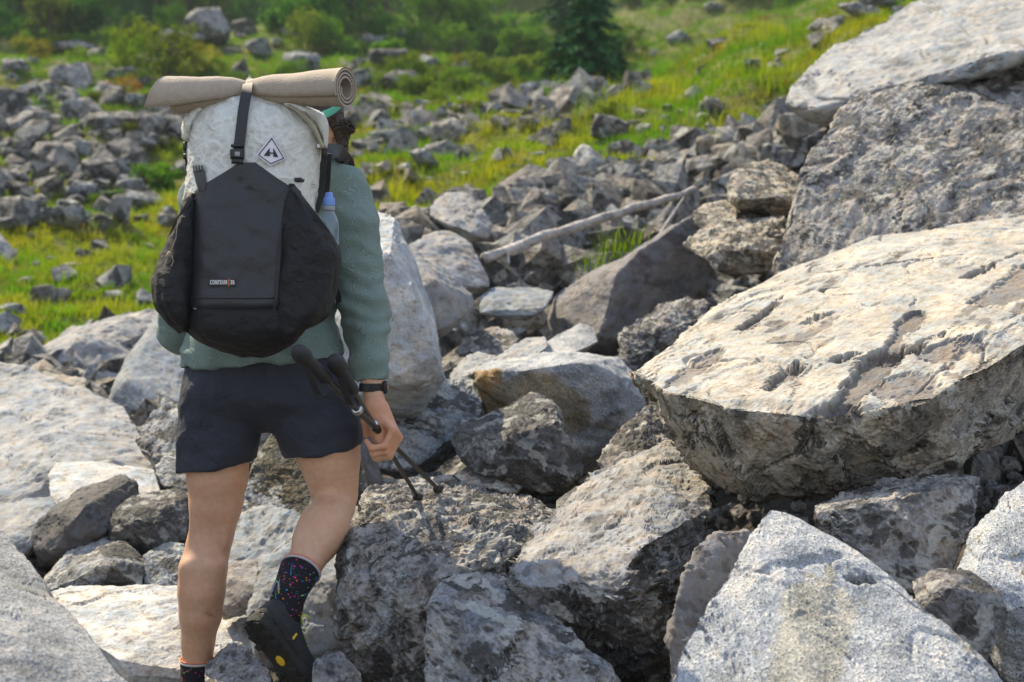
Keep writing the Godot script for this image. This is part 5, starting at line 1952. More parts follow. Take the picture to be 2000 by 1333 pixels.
func build_hiker() -> void:
	var base := at(440, 1402, HD)
	var who := thing("person", "hiker from behind in green long-sleeved shirt and navy shorts, stepping over rocks", "person", base)
	# --- body: one skin from head to ankles
	var b := []
	b += chain([[432, 770, 0.0, 66], [424, 930, 0.02, 58], [421, 985, 0.03, 50], [414, 1038, 0.035, 41], [406, 1068, 0.03, 41], [397, 1110, 0.012, 44], [393, 1155, 0.005, 44], [391, 1200, 0.01, 40], [386, 1255, 0.03, 31], [385, 1300, 0.04, 28], [386, 1360, 0.04, 29]])
	b += chain([[374, 1112, -0.022, 25], [377, 1172, -0.018, 22]]) + chain([[415, 1108, -0.024, 26], [411, 1158, -0.018, 22]])
	b += chain([[387, 990, -0.006, 15], [377, 1066, -0.004, 9]]) + chain([[446, 985, -0.006, 15], [438, 1062, -0.004, 9]])
	b += chain([[612, 775, 0.0, 72], [636, 860, 0.0, 66], [645, 905, 0.0, 56], [650, 942, 0.005, 47], [654, 966, 0.02, 42]])
	b += chain([[652, 990, -0.012, 39], [634, 1028, -0.085, 46], [619, 1055, -0.115, 44], [598, 1095, -0.16, 34], [578, 1130, -0.21, 30], [563, 1165, -0.25, 25], [557, 1190, -0.265, 24]])
	b += chain([[654, 966, 0.02, 42], [652, 990, -0.012, 39]]) + chain([[615, 1012, -0.09, 25], [593, 1054, -0.142, 21]]) + chain([[652, 1010, -0.06, 24], [637, 1050, -0.12, 20]])
	b += chain([[440, 757, 0.02, 66], [600, 757, 0.02, 68]]) + chain([[455, 620, 0.01, 70], [572, 620, 0.01, 70]]) + chain([[440, 480, 0.01, 70], [590, 480, 0.01, 70]]) + chain([[420, 385, 0.02, 44], [652, 375, 0.02, 44]])
	b += chain([[512, 760, 0.02, 88], [512, 420, 0.02, 88]])
	b += chain([[668, 376, 0.0, 42], [690, 440, -0.02, 37], [700, 520, -0.03, 34], [710, 608, -0.04, 33], [718, 680, -0.06, 28], [727, 750, -0.088, 19.5], [731, 782, -0.098, 19]])
	b += chain([[405, 388, 0.03, 42], [386, 500, 0.06, 36], [360, 610, 0.08, 33], [358, 642, 0.12, 30], [376, 650, 0.24, 26], [400, 650, 0.33, 20], [408, 652, 0.38, 24], [414, 655, 0.44, 18]])
	b += chain([[560, 360, 0.02, 46], [620, 300, 0.03, 36], [622, 258, 0.03, 36]])
	b += chain([[612, 220, 0.03, 52], [610, 240, 0.05, 48], [592, 262, 0.09, 36]]) + chain([[558, 236, 0.115, 9], [562, 218, 0.10, 10]])
	b += chain([[651, 240, 0.0, 8], [653, 262, 0.0, 6]])
	var body := skin_over(b, 0.008, 0.0055)
	# --- hands, on a finer grid
	var pd := (at(760, 880, 3.87) - at(715, 820, 3.67)).normalized()
	var h := []
	h += chain([[730, 768, -0.095, 19.5], [733, 795, -0.10, 20], [741, 822, -0.10, 20]]) + chain([[744, 798, -0.093, 16], [764, 836, -0.093, 12]]) + chain([[735, 802, -0.075, 17], [752, 832, -0.065, 14]]) + chain([[729, 800, -0.09, 16], [729, 825, -0.08, 12]])
	h += chain([[741, 830, -0.098, 15], [744, 862, -0.095, 13]]) + chain([[738, 852, -0.07, 14], [744, 866, -0.04, 12]])
	for i in 4:
		var off := pd * (-0.022 + 0.0195 * i)
		var r: float = [0.0078, 0.0088, 0.0092, 0.0088][i]
		var g: float = [0.86, 1.0, 1.06, 1.0][i]
		var k0 := at(752, 826, 3.75) + off * 0.8
		var k1 := at(771, 846, 3.75) + off
		var k2 := k1.lerp(at(754, 886, 3.745), g) + off
		k2 = at(lerpf(771, 753, g), lerpf(846, 882, g), 3.745) + off
		var k3 := at(730, 887 - 4 * (1.0 - g) * 10.0, 3.74) + off
		var k4 := at(720, 868, 3.745) + off
		h.append([k0, k1, 0.0105, r + 0.0022])
		h.append([k1, k2, r + 0.0022, r + 0.0006])
		h.append([k2, k3, r + 0.0010, r])
		h.append([k3, k4, r, r * 0.86])
	h += chain([[728, 792, -0.075, 14]] + [[715, 822, -0.055, 10], [716, 848, -0.035, 8.5]])
	var hand := skin_over(h, 0.003, 0.0028)
	var bj := join([body, hand])
	var tint := PackedColorArray()
	for q in bj[0]:
		var w: Vector3 = pix(q)
		var k := Color(1, 1, 1)
		k = k.lerp(Color(1.06, 0.80, 0.74), smoothstep(745, 790, w.y) * smoothstep(900, 880, w.y) * smoothstep(700, 715, w.x) * 0.9)
		k = k.lerp(Color(1.06, 0.72, 0.62), smoothstep(262, 252, w.y) * smoothstep(630, 642, w.x) * 0.8)
		k = k.lerp(Color(1.0, 0.9, 0.86), clampf(0.35 + nf.get_noise_3dv(q * 14.0) * 1.2, 0.0, 1.0) * 0.6)
		var sc := clampf(1.0 - Vector2((w.x - 416.0) / 20.0, (w.y - 1198.0) / 9.0).length(), 0.0, 1.0) * clampf(nz.get_noise_3dv(q * 90.0) * 3.0 + 0.4, 0.0, 1.0)
		k = k.lerp(Color(0.42, 0.28, 0.27), minf(1.0, sc * 1.6))
		tint.append(k)
	away(bj, base)
	part("body", mk(bj[0], bj[1], tint), M["skin"], who)
	# --- hair, bun, headband
	var hs := []
	hs += chain([[612, 214, 0.025, 56], [616, 226, 0.02, 54]])
	var nape := cut_plane(560, 236, 680, 244, HD)
	var hair := skin_over(hs, 0.007, 0.008, [nape])
	var tail := skin_over(chain([[656, 238, -0.01, 16], [668, 262, 0.0, 11], [668, 300, 0.0, 10], [672, 318, 0.0, 6]]), 0.005, 0.006)
	hair = join([hair, tail])
	wrinkle(hair, Vector3(70, 25, 70), 0.004)
	away(hair, base)
	var hm := part("hair", mk(hair[0], hair[1]), M["hair"], who)
	var curls := []
	var r := RandomNumberGenerator.new()
	r.seed = 3
	for i in 46:
		var d := Vector3(r.randfn(), r.randfn(), r.randfn()).normalized()
		var c := at(677, 248, HD - 0.01) + d * 0.014
		var path := PackedVector3Array()
		var rad := PackedFloat32Array()
		var x := d.cross(Vector3(r.randfn(), r.randfn(), r.randfn())).normalized()
		for k in 7:
			path.append(c + x.rotated(d, k * 0.9) * 0.008 + d * 0.0015 * k)
			rad.append(0.0026 if k < 6 else 0.001)
		curls.append(tube(path, rad, 5))
	var cj := join(curls)
	away(cj, base)
	part("bun", mk(cj[0], cj[1]), M["hair"], hm)
	var hb := []
	for k in 25:
		var a := TAU * k / 24.0
		hb.append([cos(a), sin(a)])
	var hp := PackedVector3Array()
	var hside := PackedVector3Array()
	for q in hb:
		hp.append(at(613 + q[0] * 58, 208 - q[0] * 14 + q[1] * 22.0, HD + 0.025 - q[1] * 0.081) - base)
		hside.append(Vector3(0.35, 1, 0))
	var hbm := band(hp, hside, 0.020, 0.004)
	part("headband", mk(hbm[0], hbm[1]), M["teal_cloth"], who)
	# --- shirt
	var s := []
	s += chain([[440, 690, 0.0, 82], [592, 690, 0.0, 82]]) + chain([[440, 735, 0.0, 83], [594, 735, 0.0, 83]]) + chain([[450, 600, 0.0, 80], [570, 600, 0.0, 80]]) + chain([[440, 480, 0.0, 82], [588, 480, 0.0, 82]]) + chain([[512, 720, 0.0, 95], [512, 420, 0.0, 98]])
	s += chain([[415, 388, 0.02, 50], [650, 378, 0.02, 52]]) + chain([[560, 360, 0.02, 52], [612, 318, 0.03, 42]])
	s += chain([[666, 374, 0.0, 53], [687, 440, -0.02, 47], [697, 510, -0.03, 42], [711, 600, -0.04, 44], [715, 650, -0.05, 40], [721, 705, -0.07, 35], [726, 750, -0.088, 29]])
	s += chain([[405, 388, 0.03, 52], [386, 500, 0.06, 44], [358, 605, 0.06, 40], [354, 648, 0.10, 38], [374, 662, 0.22, 34], [398, 655, 0.32, 29]])
	s += chain([[378, 700, -0.02, 22], [376, 745, -0.03, 24]])
	var hem := cut_plane(357, 716, 676, 692, HD)
	hem.append_array([-9.0, at(684, 700, HD).x])
	var cuff := cut_plane(690, 745, 760, 738, HD - 0.08)
	cuff.append_array([at(684, 700, HD).x, 9.0])
	var shirt := skin_over(s, 0.0075, 0.008, [hem, cuff])
	wrinkle(shirt, Vector3(6, 11, 6), 0.0095, Basis(Vector3.BACK, 0.5))
	var sn := normals(shirt[0], shirt[1])
	for i in shirt[0].size():
		var q: Vector3 = shirt[0][i]
		var w := pix(q)
		if w.x > 655.0 and w.y > 420.0:
			# folds gather at the elbow and above the cuff
			var gather := exp(-pow((w.y - 600.0) / 55.0, 2.0)) + 0.9 * smoothstep(670.0, 735.0, w.y)
			var ph := w.y * 0.16 + sin((w.x - 700.0) * 0.05 + q.z * 14.0) * 2.2 + nz.get_noise_3dv(q * 6.0) * 3.5
			shirt[0][i] += sn[i] * sin(ph) * 0.003 * gather
	away(shirt, base)
	part("shirt", mk(shirt[0], shirt[1]), M["shirt_cloth"], who)
	# --- shorts
	var o := []
	o += chain([[442, 715, 0.0, 76], [588, 715, 0.0, 77]]) + chain([[436, 762, -0.005, 79], [606, 762, -0.005, 81]])
	o += chain([[432, 775, 0.0, 78], [427, 860, 0.01, 75], [417, 970, 0.02, 75]])
	o += chain([[608, 775, 0.0, 82], [623, 840, 0.0, 78], [641, 935, 0.0, 67]])
	var split := at(532, 850, HD).x
	var hl := cut_plane(345, 921, 487, 898, HD)
	hl.append_array([-9.0, split])
	var hr := cut_plane(575, 890, 700, 868, HD)
	hr.append_array([split, 9.0])
	var shorts := skin_over(o, 0.006, 0.006, [hl, hr])
	wrinkle(shorts, Vector3(6.5, 5, 6.5), 0.0075, Basis(Vector3.BACK, 0.6))
	wrinkle(shorts, Vector3(16, 9, 16), 0.0025, Basis(Vector3.BACK, -0.5))
	away(shorts, base)
	var sm := part("shorts", mk(shorts[0], shorts[1]), M["shorts_cloth"], who)
	var seam := PackedVector3Array()
	var sr := PackedFloat32Array()
	for k in 9:
		var t := k / 8.0
		seam.append(at(lerpf(512, 524, t), lerpf(712, 822, t), HD - 0.115 + 0.03 * t * t) - base)
		sr.append(0.0016)
	var st := tube(seam, sr, 5)
	part("seam", mk(st[0], st[1]), M["shorts_cloth"], sm)
	for e: Array in [[345, 921, 487, 898, 417, 76.0], [575, 890, 700, 868, 639, 67.0]]:
		var hp2 := PackedVector3Array()
		var hs2 := PackedVector3Array()
		for k in 15:
			var an := PI * (0.04 + 0.92 * k / 14.0)
			var x: float = e[4] - cos(an) * (float(e[5]) + 1.5)
			var y: float = lerpf(e[1], e[3], (x - e[0]) / (e[2] - e[0])) - 11.0
			hp2.append(at(x, y, HD + 0.015 - sin(an) * float(e[5]) * 1.03 * HD / FOC) - base)
			hs2.append(Vector3.UP)
		var hb2 := band(hp2, hs2, 0.0022, 0.0022)
		part("hem_stitch", mk(hb2[0], hb2[1]), M["shorts_cloth"], sm)
	# --- watch on the right wrist
	var wp := PackedVector3Array()
	var ws := PackedVector3Array()
	var wc := at(727, 757, HD - 0.088)
	for k in 19:
		var a := TAU * k / 18.0
		wp.append(wc + (Vector3.RIGHT * cos(a) + fwd * sin(a)) * 0.0335 - base)
		ws.append(Vector3(0.1, 1, 0))
	var wm := band(wp, ws, 0.022, 0.004)
	var watch := part("watch_strap", mk(wm[0], wm[1]), M["black_plastic"], who)
	var wf := bx(at(752, 757, HD - 0.09) - base, Vector3(0.012, 0.032, 0.030), Basis(Vector3.BACK, 0.08), 0.25)
	part("watch_case", mk(wf[0], wf[1]), M["black_plastic"], watch)
	var wl := bx(at(757.5, 757, HD - 0.105) - base, Vector3(0.004, 0.004, 0.008), Basis(), 0.2)
	part("watch_light", mk(wl[0], wl[1]), M["orange_print"], watch)
	# --- socks
	var p1 := PackedVector3Array()
	var r1 := PackedFloat32Array()
	for q in [[587, 1112, -0.188, 40.5], [579, 1128, -0.208, 38], [570, 1148, -0.236, 35], [562, 1170, -0.25, 33], [555, 1195, -0.265, 35], [552, 1212, -0.27, 34]]:
		var e := jn(q[0], q[1], q[2], q[3])
		p1.append(e[0] - base)
		r1.append(e[1])
	var k1 := tube(p1, r1, 26)
	var sock := part("sock", mk(k1[0], k1[1]), M["sock_knit"], who)
	sock_bands(p1[0], (p1[1] - p1[0]).normalized(), r1[0], sock)
	var p2 := PackedVector3Array()
	var r2 := PackedFloat32Array()
	for q in [[385, 1290, 0.038, 33.5], [385, 1310, 0.04, 33], [386, 1340, 0.04, 34], [387, 1370, 0.04, 36]]:
		var e := jn(q[0], q[1], q[2], q[3])
		p2.append(e[0] - base)
		r2.append(e[1])
	var k2 := tube(p2, r2, 26)
	var sock2 := part("sock", mk(k2[0], k2[1]), M["sock_knit"], who)
	sock_bands(p2[0], (p2[1] - p2[0]).normalized(), r2[0], sock2)
	# --- boots
	var L := (Vector3.RIGHT * 0.53 - upv * 0.85 + fwd * 0.30).normalized()
	var N0 := (-fwd - L * L.dot(-fwd)).normalized()
	var side := L.cross(N0)
	var beta := 0.62
	var N := (N0 * cos(beta) + side * sin(beta)).normalized()
	if N.x > N0.x:
		N = (N0 * cos(beta) - side * sin(beta)).normalized()
	var up := -N
	var lat := L.cross(up)
	var ankle := at(555, 1196, HD - 0.268)
	var fr := Transform3D(Basis(L, up, lat), Vector3.ZERO)
	fr.origin = ankle - fr.basis * Vector3(0.062, 0.105, 0)
	var bt := Node3D.new()
	bt.name = "boot"
	who.add_child(bt, true)
	make_boot(fr, bt, base, 1.0)
	var f2 := Transform3D(Basis(Vector3(0.12, 0, -0.99).normalized(), Vector3.UP, Vector3(0.99, 0, 0.12).normalized()), Vector3.ZERO)
	f2.origin = at(386, 1352, HD + 0.04) - f2.basis * Vector3(0.062, 0.105, 0)
	var bt2 := Node3D.new()
	bt2.name = "boot"
	who.add_child(bt2, true)
	make_boot(f2, bt2, base, 1.0)
	# --- walking poles
	make_pole("pair", "walking pole with its foam grip nearer the photographer, carried in the right hand", at(585, 690, 3.28), at(866, 966, 4.235), base)
	make_pole("pair", "walking pole with its grip closer to the hiker, its tip lower and farther left", at(655, 708, 3.40), at(823, 984, 4.24), base)


func sock_bands(c: Vector3, dir: Vector3, r: float, sock: Node3D) -> void:
	var x := dir.cross(Vector3.RIGHT).normalized()
	var y := dir.cross(x)
	for q in [["sock_grey", 0.003, 0.0065], ["sock_orange", -0.003, 0.0045]]:
		var path := PackedVector3Array()
		var rad := PackedFloat32Array()
		for k in 29:
			var a := TAU * k / 28.0
			path.append(c + dir * q[1] + (x * cos(a) + y * sin(a)) * (r - 0.0005))
			rad.append(q[2] * 0.55)
		var m := tube(path, rad, 7)
		part("cuff", mk(m[0], m[1]), M[q[0]], sock)


func make_pole(_kind: String, label: String, top: Vector3, hand: Vector3, _base: Vector3) -> void:
	var dir := (hand - top).normalized()
	var length := hand.distance_to(top)
	var o := thing("walking_pole", label, "walking pole", top)
	var along := func(list: Array, sides: int) -> Array:
		var p := PackedVector3Array()
		var r := PackedFloat32Array()
		for q in list:
			p.append(dir * q[0])
			r.append(q[1])
		return tube(p, r, sides)
	var g: Array = along.call([[-0.022, 0.006], [-0.016, 0.015], [-0.004, 0.0205], [0.010, 0.0225], [0.026, 0.0215], [0.04, 0.0175], [0.06, 0.0160], [0.09, 0.0165], [0.115, 0.0160], [0.14, 0.0168], [0.16, 0.0165], [0.17, 0.0120]], 20)
	part("grip", mk(g[0], g[1]), M["foam_grip"], o)
	var s: Array = along.call([[0.165, 0.0082], [0.52, 0.0082]], 14)
	part("upper_shaft", mk(s[0], s[1]), M["carbon_shaft"], o)
	var l: Array = along.call([[0.50, 0.0070], [length - 0.05, 0.0058]], 14)
	part("lower_shaft", mk(l[0], l[1]), M["black_plastic"], o)
	var c: Array = along.call([[0.495, 0.0085], [0.50, 0.0115], [0.53, 0.0115], [0.535, 0.0085]], 14)
	part("clamp", mk(c[0], c[1]), M["black_plastic"], o)
	var ring: Array = along.call([[0.362, 0.009], [0.364, 0.0145], [0.376, 0.0145], [0.378, 0.009]], 16)
	part("collar", mk(ring[0], ring[1]), M["aluminium"], o)
	var bk: Array = along.call([[length - 0.066, 0.006], [length - 0.062, 0.013], [length - 0.05, 0.016], [length - 0.046, 0.008]], 14)
	part("basket", mk(bk[0], bk[1]), M["black_plastic"], o)
	var t: Array = along.call([[length - 0.05, 0.0058], [length - 0.015, 0.0042], [length, 0.0018]], 10)
	part("tip", mk(t[0], t[1]), M["grey_plastic"], o)
	# wrist strap hanging from the grip
	var w := PackedVector3Array()
	var ws := PackedVector3Array()
	for k in 13:
		var a := k / 12.0
		w.append(dir * lerpf(0.03, 0.14, a) + Vector3(0.012 * sin(a * PI), -0.055 * sin(a * PI), 0.0) + Vector3(0, -0.012, 0))
		ws.append(Vector3.RIGHT)
	var wb := band(w, ws, 0.016, 0.002)
	part("wrist_strap", mk(wb[0], wb[1]), M["webbing"], o)


# ---------------------------------------------------------------- the backpack and what it carries

const PD := 3.55
const SQ := 3.0
# the sack's outline: [down, left edge, right edge, how far it bulges to the rear]
const SACK := [[166, 446, 524, 0.02], [174, 428, 541, 0.055], [186, 411, 556, 0.085], [204, 394, 582, 0.105], [222, 377, 606, 0.118], [245, 366, 628, 0.127], [285, 366, 630, 0.132], [320, 367, 623, 0.134], [360, 364, 619, 0.138], [400, 359, 614, 0.143], [500, 361, 606, 0.157], [600, 359, 598, 0.160], [625, 366, 588, 0.150], [650, 395, 560, 0.11], [665, 440, 520, 0.05]]


func sack(y: float) -> Array:
	for i in SACK.size() - 1:
		if y <= SACK[i + 1][0]:
			var t := clampf((y - SACK[i][0]) / float(SACK[i + 1][0] - SACK[i][0]), 0.0, 1.0)
			return [lerpf(SACK[i][1], SACK[i + 1][1], t), lerpf(SACK[i][2], SACK[i + 1][2], t), lerpf(SACK[i][3], SACK[i + 1][3], t)]
	var e: Array = SACK[SACK.size() - 1]
	return [e[1], e[2], e[3]]


func sack_z(x: float, y: float) -> float:
	var s := sack(y)
	var u := clampf(absf(x - (s[0] + s[1]) * 0.5) / ((s[1] - s[0]) * 0.5), 0.0, 1.0)
	return s[2] * pow(maxf(0.0, 1.0 - pow(u, SQ)), 1.0 / SQ)


func on_sack(x: float, y: float, out: float) -> Vector3:
	return at(x, y, PD - sack_z(x, y) - out)


# a bulging closed form from rows [down, left, right, rear bulge, front bulge]
func lobe(rows: Array, n: int, sq: float, steps := 4) -> Array:
	var rings := []
	for i in rows.size():
		var more := steps if i < rows.size() - 1 else 1
		for j in more:
			var q := []
			var t := float(j) / steps
			for c in 5:
				var p1: float = rows[i][c]
				var p2: float = rows[mini(i + 1, rows.size() - 1)][c]
				var p0: float = rows[maxi(i - 1, 0)][c]
				var p3: float = rows[mini(i + 2, rows.size() - 1)][c]
				q.append(lerpf(p1, p2, t) if c == 0 else cubic_interpolate(p1, p2, lerpf(p1, p0, 0.5), lerpf(p2, p3, 0.5), t))
			var ring := PackedVector3Array()
			for k in n:
				var a := TAU * k / n
				var ca := cos(a)
				var sa := sin(a)
				var x: float = (q[1] + q[2]) * 0.5 + (q[2] - q[1]) * 0.5 * signf(ca) * pow(absf(ca), 2.0 / sq)
				var zc: float = (q[3] + q[4]) * 0.5
				var zr: float = (q[3] - q[4]) * 0.5
				ring.append(at(x, q[0], PD - zc - zr * signf(sa) * pow(absf(sa), 2.0 / sq)))
			rings.append(ring)
	return loft(rings)


# a sheet that lies on the sack: rows [down, left, right]
func sheet(rows: Array, lift: float, cols: int, steps: int, puff: float) -> Array:
	var v := PackedVector3Array()
	var f := PackedInt32Array()
	var nr_rows := (rows.size() - 1) * steps + 1
	for i in nr_rows:
		var k := mini(i / steps, rows.size() - 2)
		var t := float(i - k * steps) / steps
		var y: float = lerpf(rows[k][0], rows[k + 1][0], t)
		var x0: float = lerpf(rows[k][1], rows[k + 1][1], t)
		var x1: float = lerpf(rows[k][2], rows[k + 1][2], t)
		for c in cols + 1:
			var u := float(c) / cols
			var x := lerpf(x0, x1, u)
			var edge := minf(minf(u, 1.0 - u) * (x1 - x0) / 6.0, minf(1.0, (nr_rows - 1 - i) * 0.6))
			edge = minf(edge, i * 0.9)
			var w := smoothstep(0.0, 1.0, edge)
			var h := lift * lerpf(-0.9, 1.0, w) + puff * w * nf.get_noise_2d(x * 0.012, y * 0.012 + 5.0)
			v.append(on_sack(x, y, h))
	for i in nr_rows - 1:
		for c in cols:
			var a := i * (cols + 1) + c
			f.append_array([a, a + cols + 1, a + 1, a + 1, a + cols + 1, a + cols + 2])
	return [v, f]


func flat_shape(pts: Array, lift: float, thick: float) -> Array:
	var v := PackedVector3Array()
	var f := PackedInt32Array()
	var poly := PackedVector2Array()
	for p in pts:
		poly.append(Vector2(p[0], p[1]))
	var tri := Geometry2D.triangulate_polygon(poly)
	var n := pts.size()
	for layer in 2:
		for p in pts:
			v.append(on_sack(p[0], p[1], lift + (0.0 if layer == 0 else -thick)))
	for i in range(0, tri.size(), 3):
		var a := poly[tri[i]]
		var ccw := (poly[tri[i + 1]] - a).cross(poly[tri[i + 2]] - a) < 0.0
		f.append_array([tri[i], tri[i + 1], tri[i + 2]] if ccw else [tri[i], tri[i + 2], tri[i + 1]])
	var area := 0.0
	for i in n:
		area += poly[i].cross(poly[(i + 1) % n])
	for i in n:
		var j := (i + 1) % n
		f.append_array([i, n + i, j, j, n + i, n + j] if area < 0.0 else [i, j, n + i, j, n + j, n + i])
	return [v, f]


func strap(pts: Array, wide: float, thick := 0.0025) -> Array:
	var p := PackedVector3Array()
	var s := PackedVector3Array()
	for q in pts:
		p.append(at(q[0], q[1], q[2]))
	for i in p.size():
		var t := (p[mini(i + 1, p.size() - 1)] - p[maxi(i - 1, 0)]).normalized()
		s.append(t.cross(-fwd))
	return band(p, s, wide, thick)


func mesh_of(m: Array, origin: Vector3, flat := false) -> ArrayMesh:
	away(m, origin)
	return mk(m[0], m[1], PackedColorArray(), PackedVector2Array(), flat)


func build_pack() -> void:
	var base := at(485, 694, PD)
	var pk := thing("backpack", "tall backpack with a white roll-top sack, charcoal front panel and black side pockets", "backpack", base)
	# sack
	var rows := []
	for q in SACK:
		rows.append([q[0], q[1], q[2], q[3], -0.15 if q[0] > 200 else -0.15 * q[3] / 0.11])
	var body := lobe(rows, 96, SQ, 7)
	wrinkle(body, Vector3(9, 13, 9), 0.0055, Basis(Vector3.BACK, 0.4))
	wrinkle(body, Vector3(24, 20, 24), 0.0028, Basis(Vector3.BACK, -0.7))
	var sk := part("sack", mesh_of(body, base), M["white_laminate"], pk)
	# rolled ends of the closure, drawn down to each side
	var right := lobe([[196, 540, 560, 0.10, 0.05], [206, 556, 596, 0.115, 0.02], [222, 585, 630, 0.11, -0.02], [245, 612, 640, 0.095, -0.05], [270, 624, 640, 0.085, -0.05], [288, 628, 637, 0.07, -0.02]], 24, 2.2, 4)
	wrinkle(right, Vector3(20, 30, 20), 0.004)
	part("rolled_end", mesh_of(right, base), M["white_laminate"], sk)
	var under := lobe([[204, 556, 570, 0.118, 0.06], [222, 580, 598, 0.128, 0.06], [245, 602, 617, 0.122, 0.05], [270, 617, 627, 0.11, 0.04], [290, 625, 634, 0.095, 0.02]], 18, 2.0, 4)
	part("rolled_end_edge", mesh_of(under, base), M["aged_laminate"], sk)
	var left := lobe([[206, 384, 402, 0.08, 0.0], [222, 364, 392, 0.09, -0.04], [245, 356, 376, 0.085, -0.06], [268, 357, 372, 0.07, -0.05], [276, 360, 369, 0.05, -0.02]], 24, 2.2, 4)
	wrinkle(left, Vector3(20, 30, 20), 0.004)
	part("rolled_end", mesh_of(left, base), M["white_laminate"], sk)
	# panel, base, pockets
	var panel := sheet([[317, 462, 502], [322, 456, 507], [345, 420, 541], [368, 380, 574], [374, 376, 573], [400, 373, 568], [450, 368, 560], [500, 366, 556], [560, 362, 552], [614, 358, 548]], 0.0115, 44, 7, 0.006)
	part("front_panel", mesh_of(panel, base), M["charcoal_fabric"], pk)
	var fold := sheet([[578, 361, 540], [582, 361, 540], [588, 360, 539]], 0.015, 30, 3, 0.002)
	part("panel_seam", mesh_of(fold, base), M["charcoal_fabric"], pk)
	var bottom := lobe([[603, 358, 600, 0.163, -0.1], [616, 356, 604, 0.170, -0.12], [642, 360, 596, 0.169, -0.12], [666, 386, 578, 0.152, -0.1], [686, 430, 546, 0.11, -0.06], [697, 470, 515, 0.05, 0.0]], 64, 2.8, 5)
	wrinkle(bottom, Vector3(10, 14, 10), 0.004)
	part("base", mesh_of(bottom, base), M["black_stretch"], pk)
	var lp := lobe([[380, 366, 380, 0.115, 0.03], [430, 344, 380, 0.14, 0.0], [500, 314, 382, 0.15, -0.05], [548, 299, 380, 0.155, -0.07], [590, 303, 378, 0.16, -0.06], [622, 322, 374, 0.15, -0.04], [650, 350, 368, 0.11, 0.0]], 48, 2.3, 7)
	wrinkle(lp, Vector3(15, 3, 15), 0.008, Basis(Vector3.BACK, -0.25))
	part("side_pocket", mesh_of(lp, base), M["black_stretch"], pk)
	var rp := lobe([[358, 560, 577, 0.135, 0.08], [400, 546, 599, 0.156, 0.05], [442, 532, 632, 0.166, 0.0], [494, 520, 664, 0.170, -0.06], [560, 512, 656, 0.175, -0.07], [612, 514, 640, 0.178, -0.05], [650, 528, 592, 0.165, 0.0], [670, 550, 570, 0.12, 0.05]], 56, 2.3, 7)
	wrinkle(rp, Vector3(13, 2.5, 13), 0.009, Basis(Vector3.BACK, 0.35))
	part("side_pocket", mesh_of(rp, base), M["black_stretch"], pk)
	var hem_r := strap([[572, 366, PD - 0.150], [590, 388, PD - 0.158], [612, 416, PD - 0.150], [634, 446, PD - 0.128], [652, 474, PD - 0.085], [662, 490, PD - 0.045]], 0.010, 0.004)
	part("pocket_hem", mesh_of(hem_r, base), M["webbing"], pk)
	var hem_l := strap([[373, 386, PD - 0.135], [360, 408, PD - 0.130], [345, 434, PD - 0.115], [330, 466, PD - 0.085]], 0.009, 0.004)
	part("pocket_hem", mesh_of(hem_l, base), M["webbing"], pk)
	var stitch := []
	for s: Array in [[[372, 392], [367, 450], [364, 505], [361, 560], [358, 606]], [[564, 392], [549, 450], [541, 505], [537, 560], [535, 606]]]:
		var pth := PackedVector3Array()
		var rad := PackedFloat32Array()
		for q in s:
			pth.append(on_sack(q[0], q[1], 0.016))
			rad.append(0.0016)
		stitch.append(tube(pth, rad, 6))
	var stj := join(stitch)
	part("seam", mesh_of(stj, base), M["webbing"], pk)
	# straps and buckles
	var top := strap([[463, 312, PD - 0.146], [466, 290, PD - 0.146], [470, 255, PD - 0.142], [474, 220, PD - 0.134], [478, 196, PD - 0.128], [481, 180, PD - 0.122], [483, 167, PD - 0.100], [484, 158, PD - 0.07], [484, 156, PD - 0.045], [483, 166, PD + 0.0], [482, 190, PD + 0.06]], 0.026)
	var ts := part("top_strap", mesh_of(top, base), M["webbing"], pk)
	var bk := []
	bk.append(bx(at(463, 301, PD - 0.151), Vector3(0.034, 0.024, 0.010), Basis(), 0.25))
	bk.append(bx(at(463, 285, PD - 0.149), Vector3(0.030, 0.008, 0.009), Basis(), 0.25))
	bk.append(bx(at(463, 315, PD - 0.149), Vector3(0.028, 0.012, 0.008), Basis(), 0.25))
	var bj := join(bk)
	part("buckle", mesh_of(bj, base), M["black_plastic"], ts)
	var bb := bx(at(463, 301, PD - 0.157), Vector3(0.012, 0.011, 0.004), Basis(), 0.3)
	part("buckle_tongue", mesh_of(bb, base), M["grey_plastic"], ts)
	for q in [["side_strap", [[364, 274, PD - 0.03], [364, 300, PD - 0.03], [367, 330, PD - 0.03], [371, 362, PD - 0.02]], 0.012], ["side_strap", [[633, 290, PD - 0.06], [632, 320, PD - 0.05], [629, 350, PD - 0.03], [626, 385, PD - 0.02], [617, 415, PD - 0.02]], 0.014], ["compression_strap", [[578, 351, PD - 0.122], [592, 354, PD - 0.112], [612, 358, PD - 0.075], [622, 358, PD - 0.02]], 0.010]]:
		var m := strap(q[1], q[2])
		part(q[0], mesh_of(m, base), M["webbing"], pk)
	var sb := join([bx(at(363, 286, PD - 0.036), Vector3(0.014, 0.020, 0.010), Basis(), 0.25), bx(at(364, 306, PD - 0.036), Vector3(0.016, 0.014, 0.010), Basis(), 0.25)])
	part("side_buckle", mesh_of(sb, base), M["black_plastic"], pk)
	var sb2 := join([bx(at(633, 298, PD - 0.066), Vector3(0.013, 0.022, 0.010), Basis(), 0.25), bx(at(582, 351, PD - 0.127), Vector3(0.018, 0.010, 0.006), Basis(), 0.25)])
	part("side_buckle", mesh_of(sb2, base), M["black_plastic"], pk)
	var bead := bx(at(622, 285, PD - 0.09), Vector3(0.008, 0.010, 0.006), Basis(), 0.3)
	part("side_snap", mesh_of(bead, base), M["white_print"], pk)
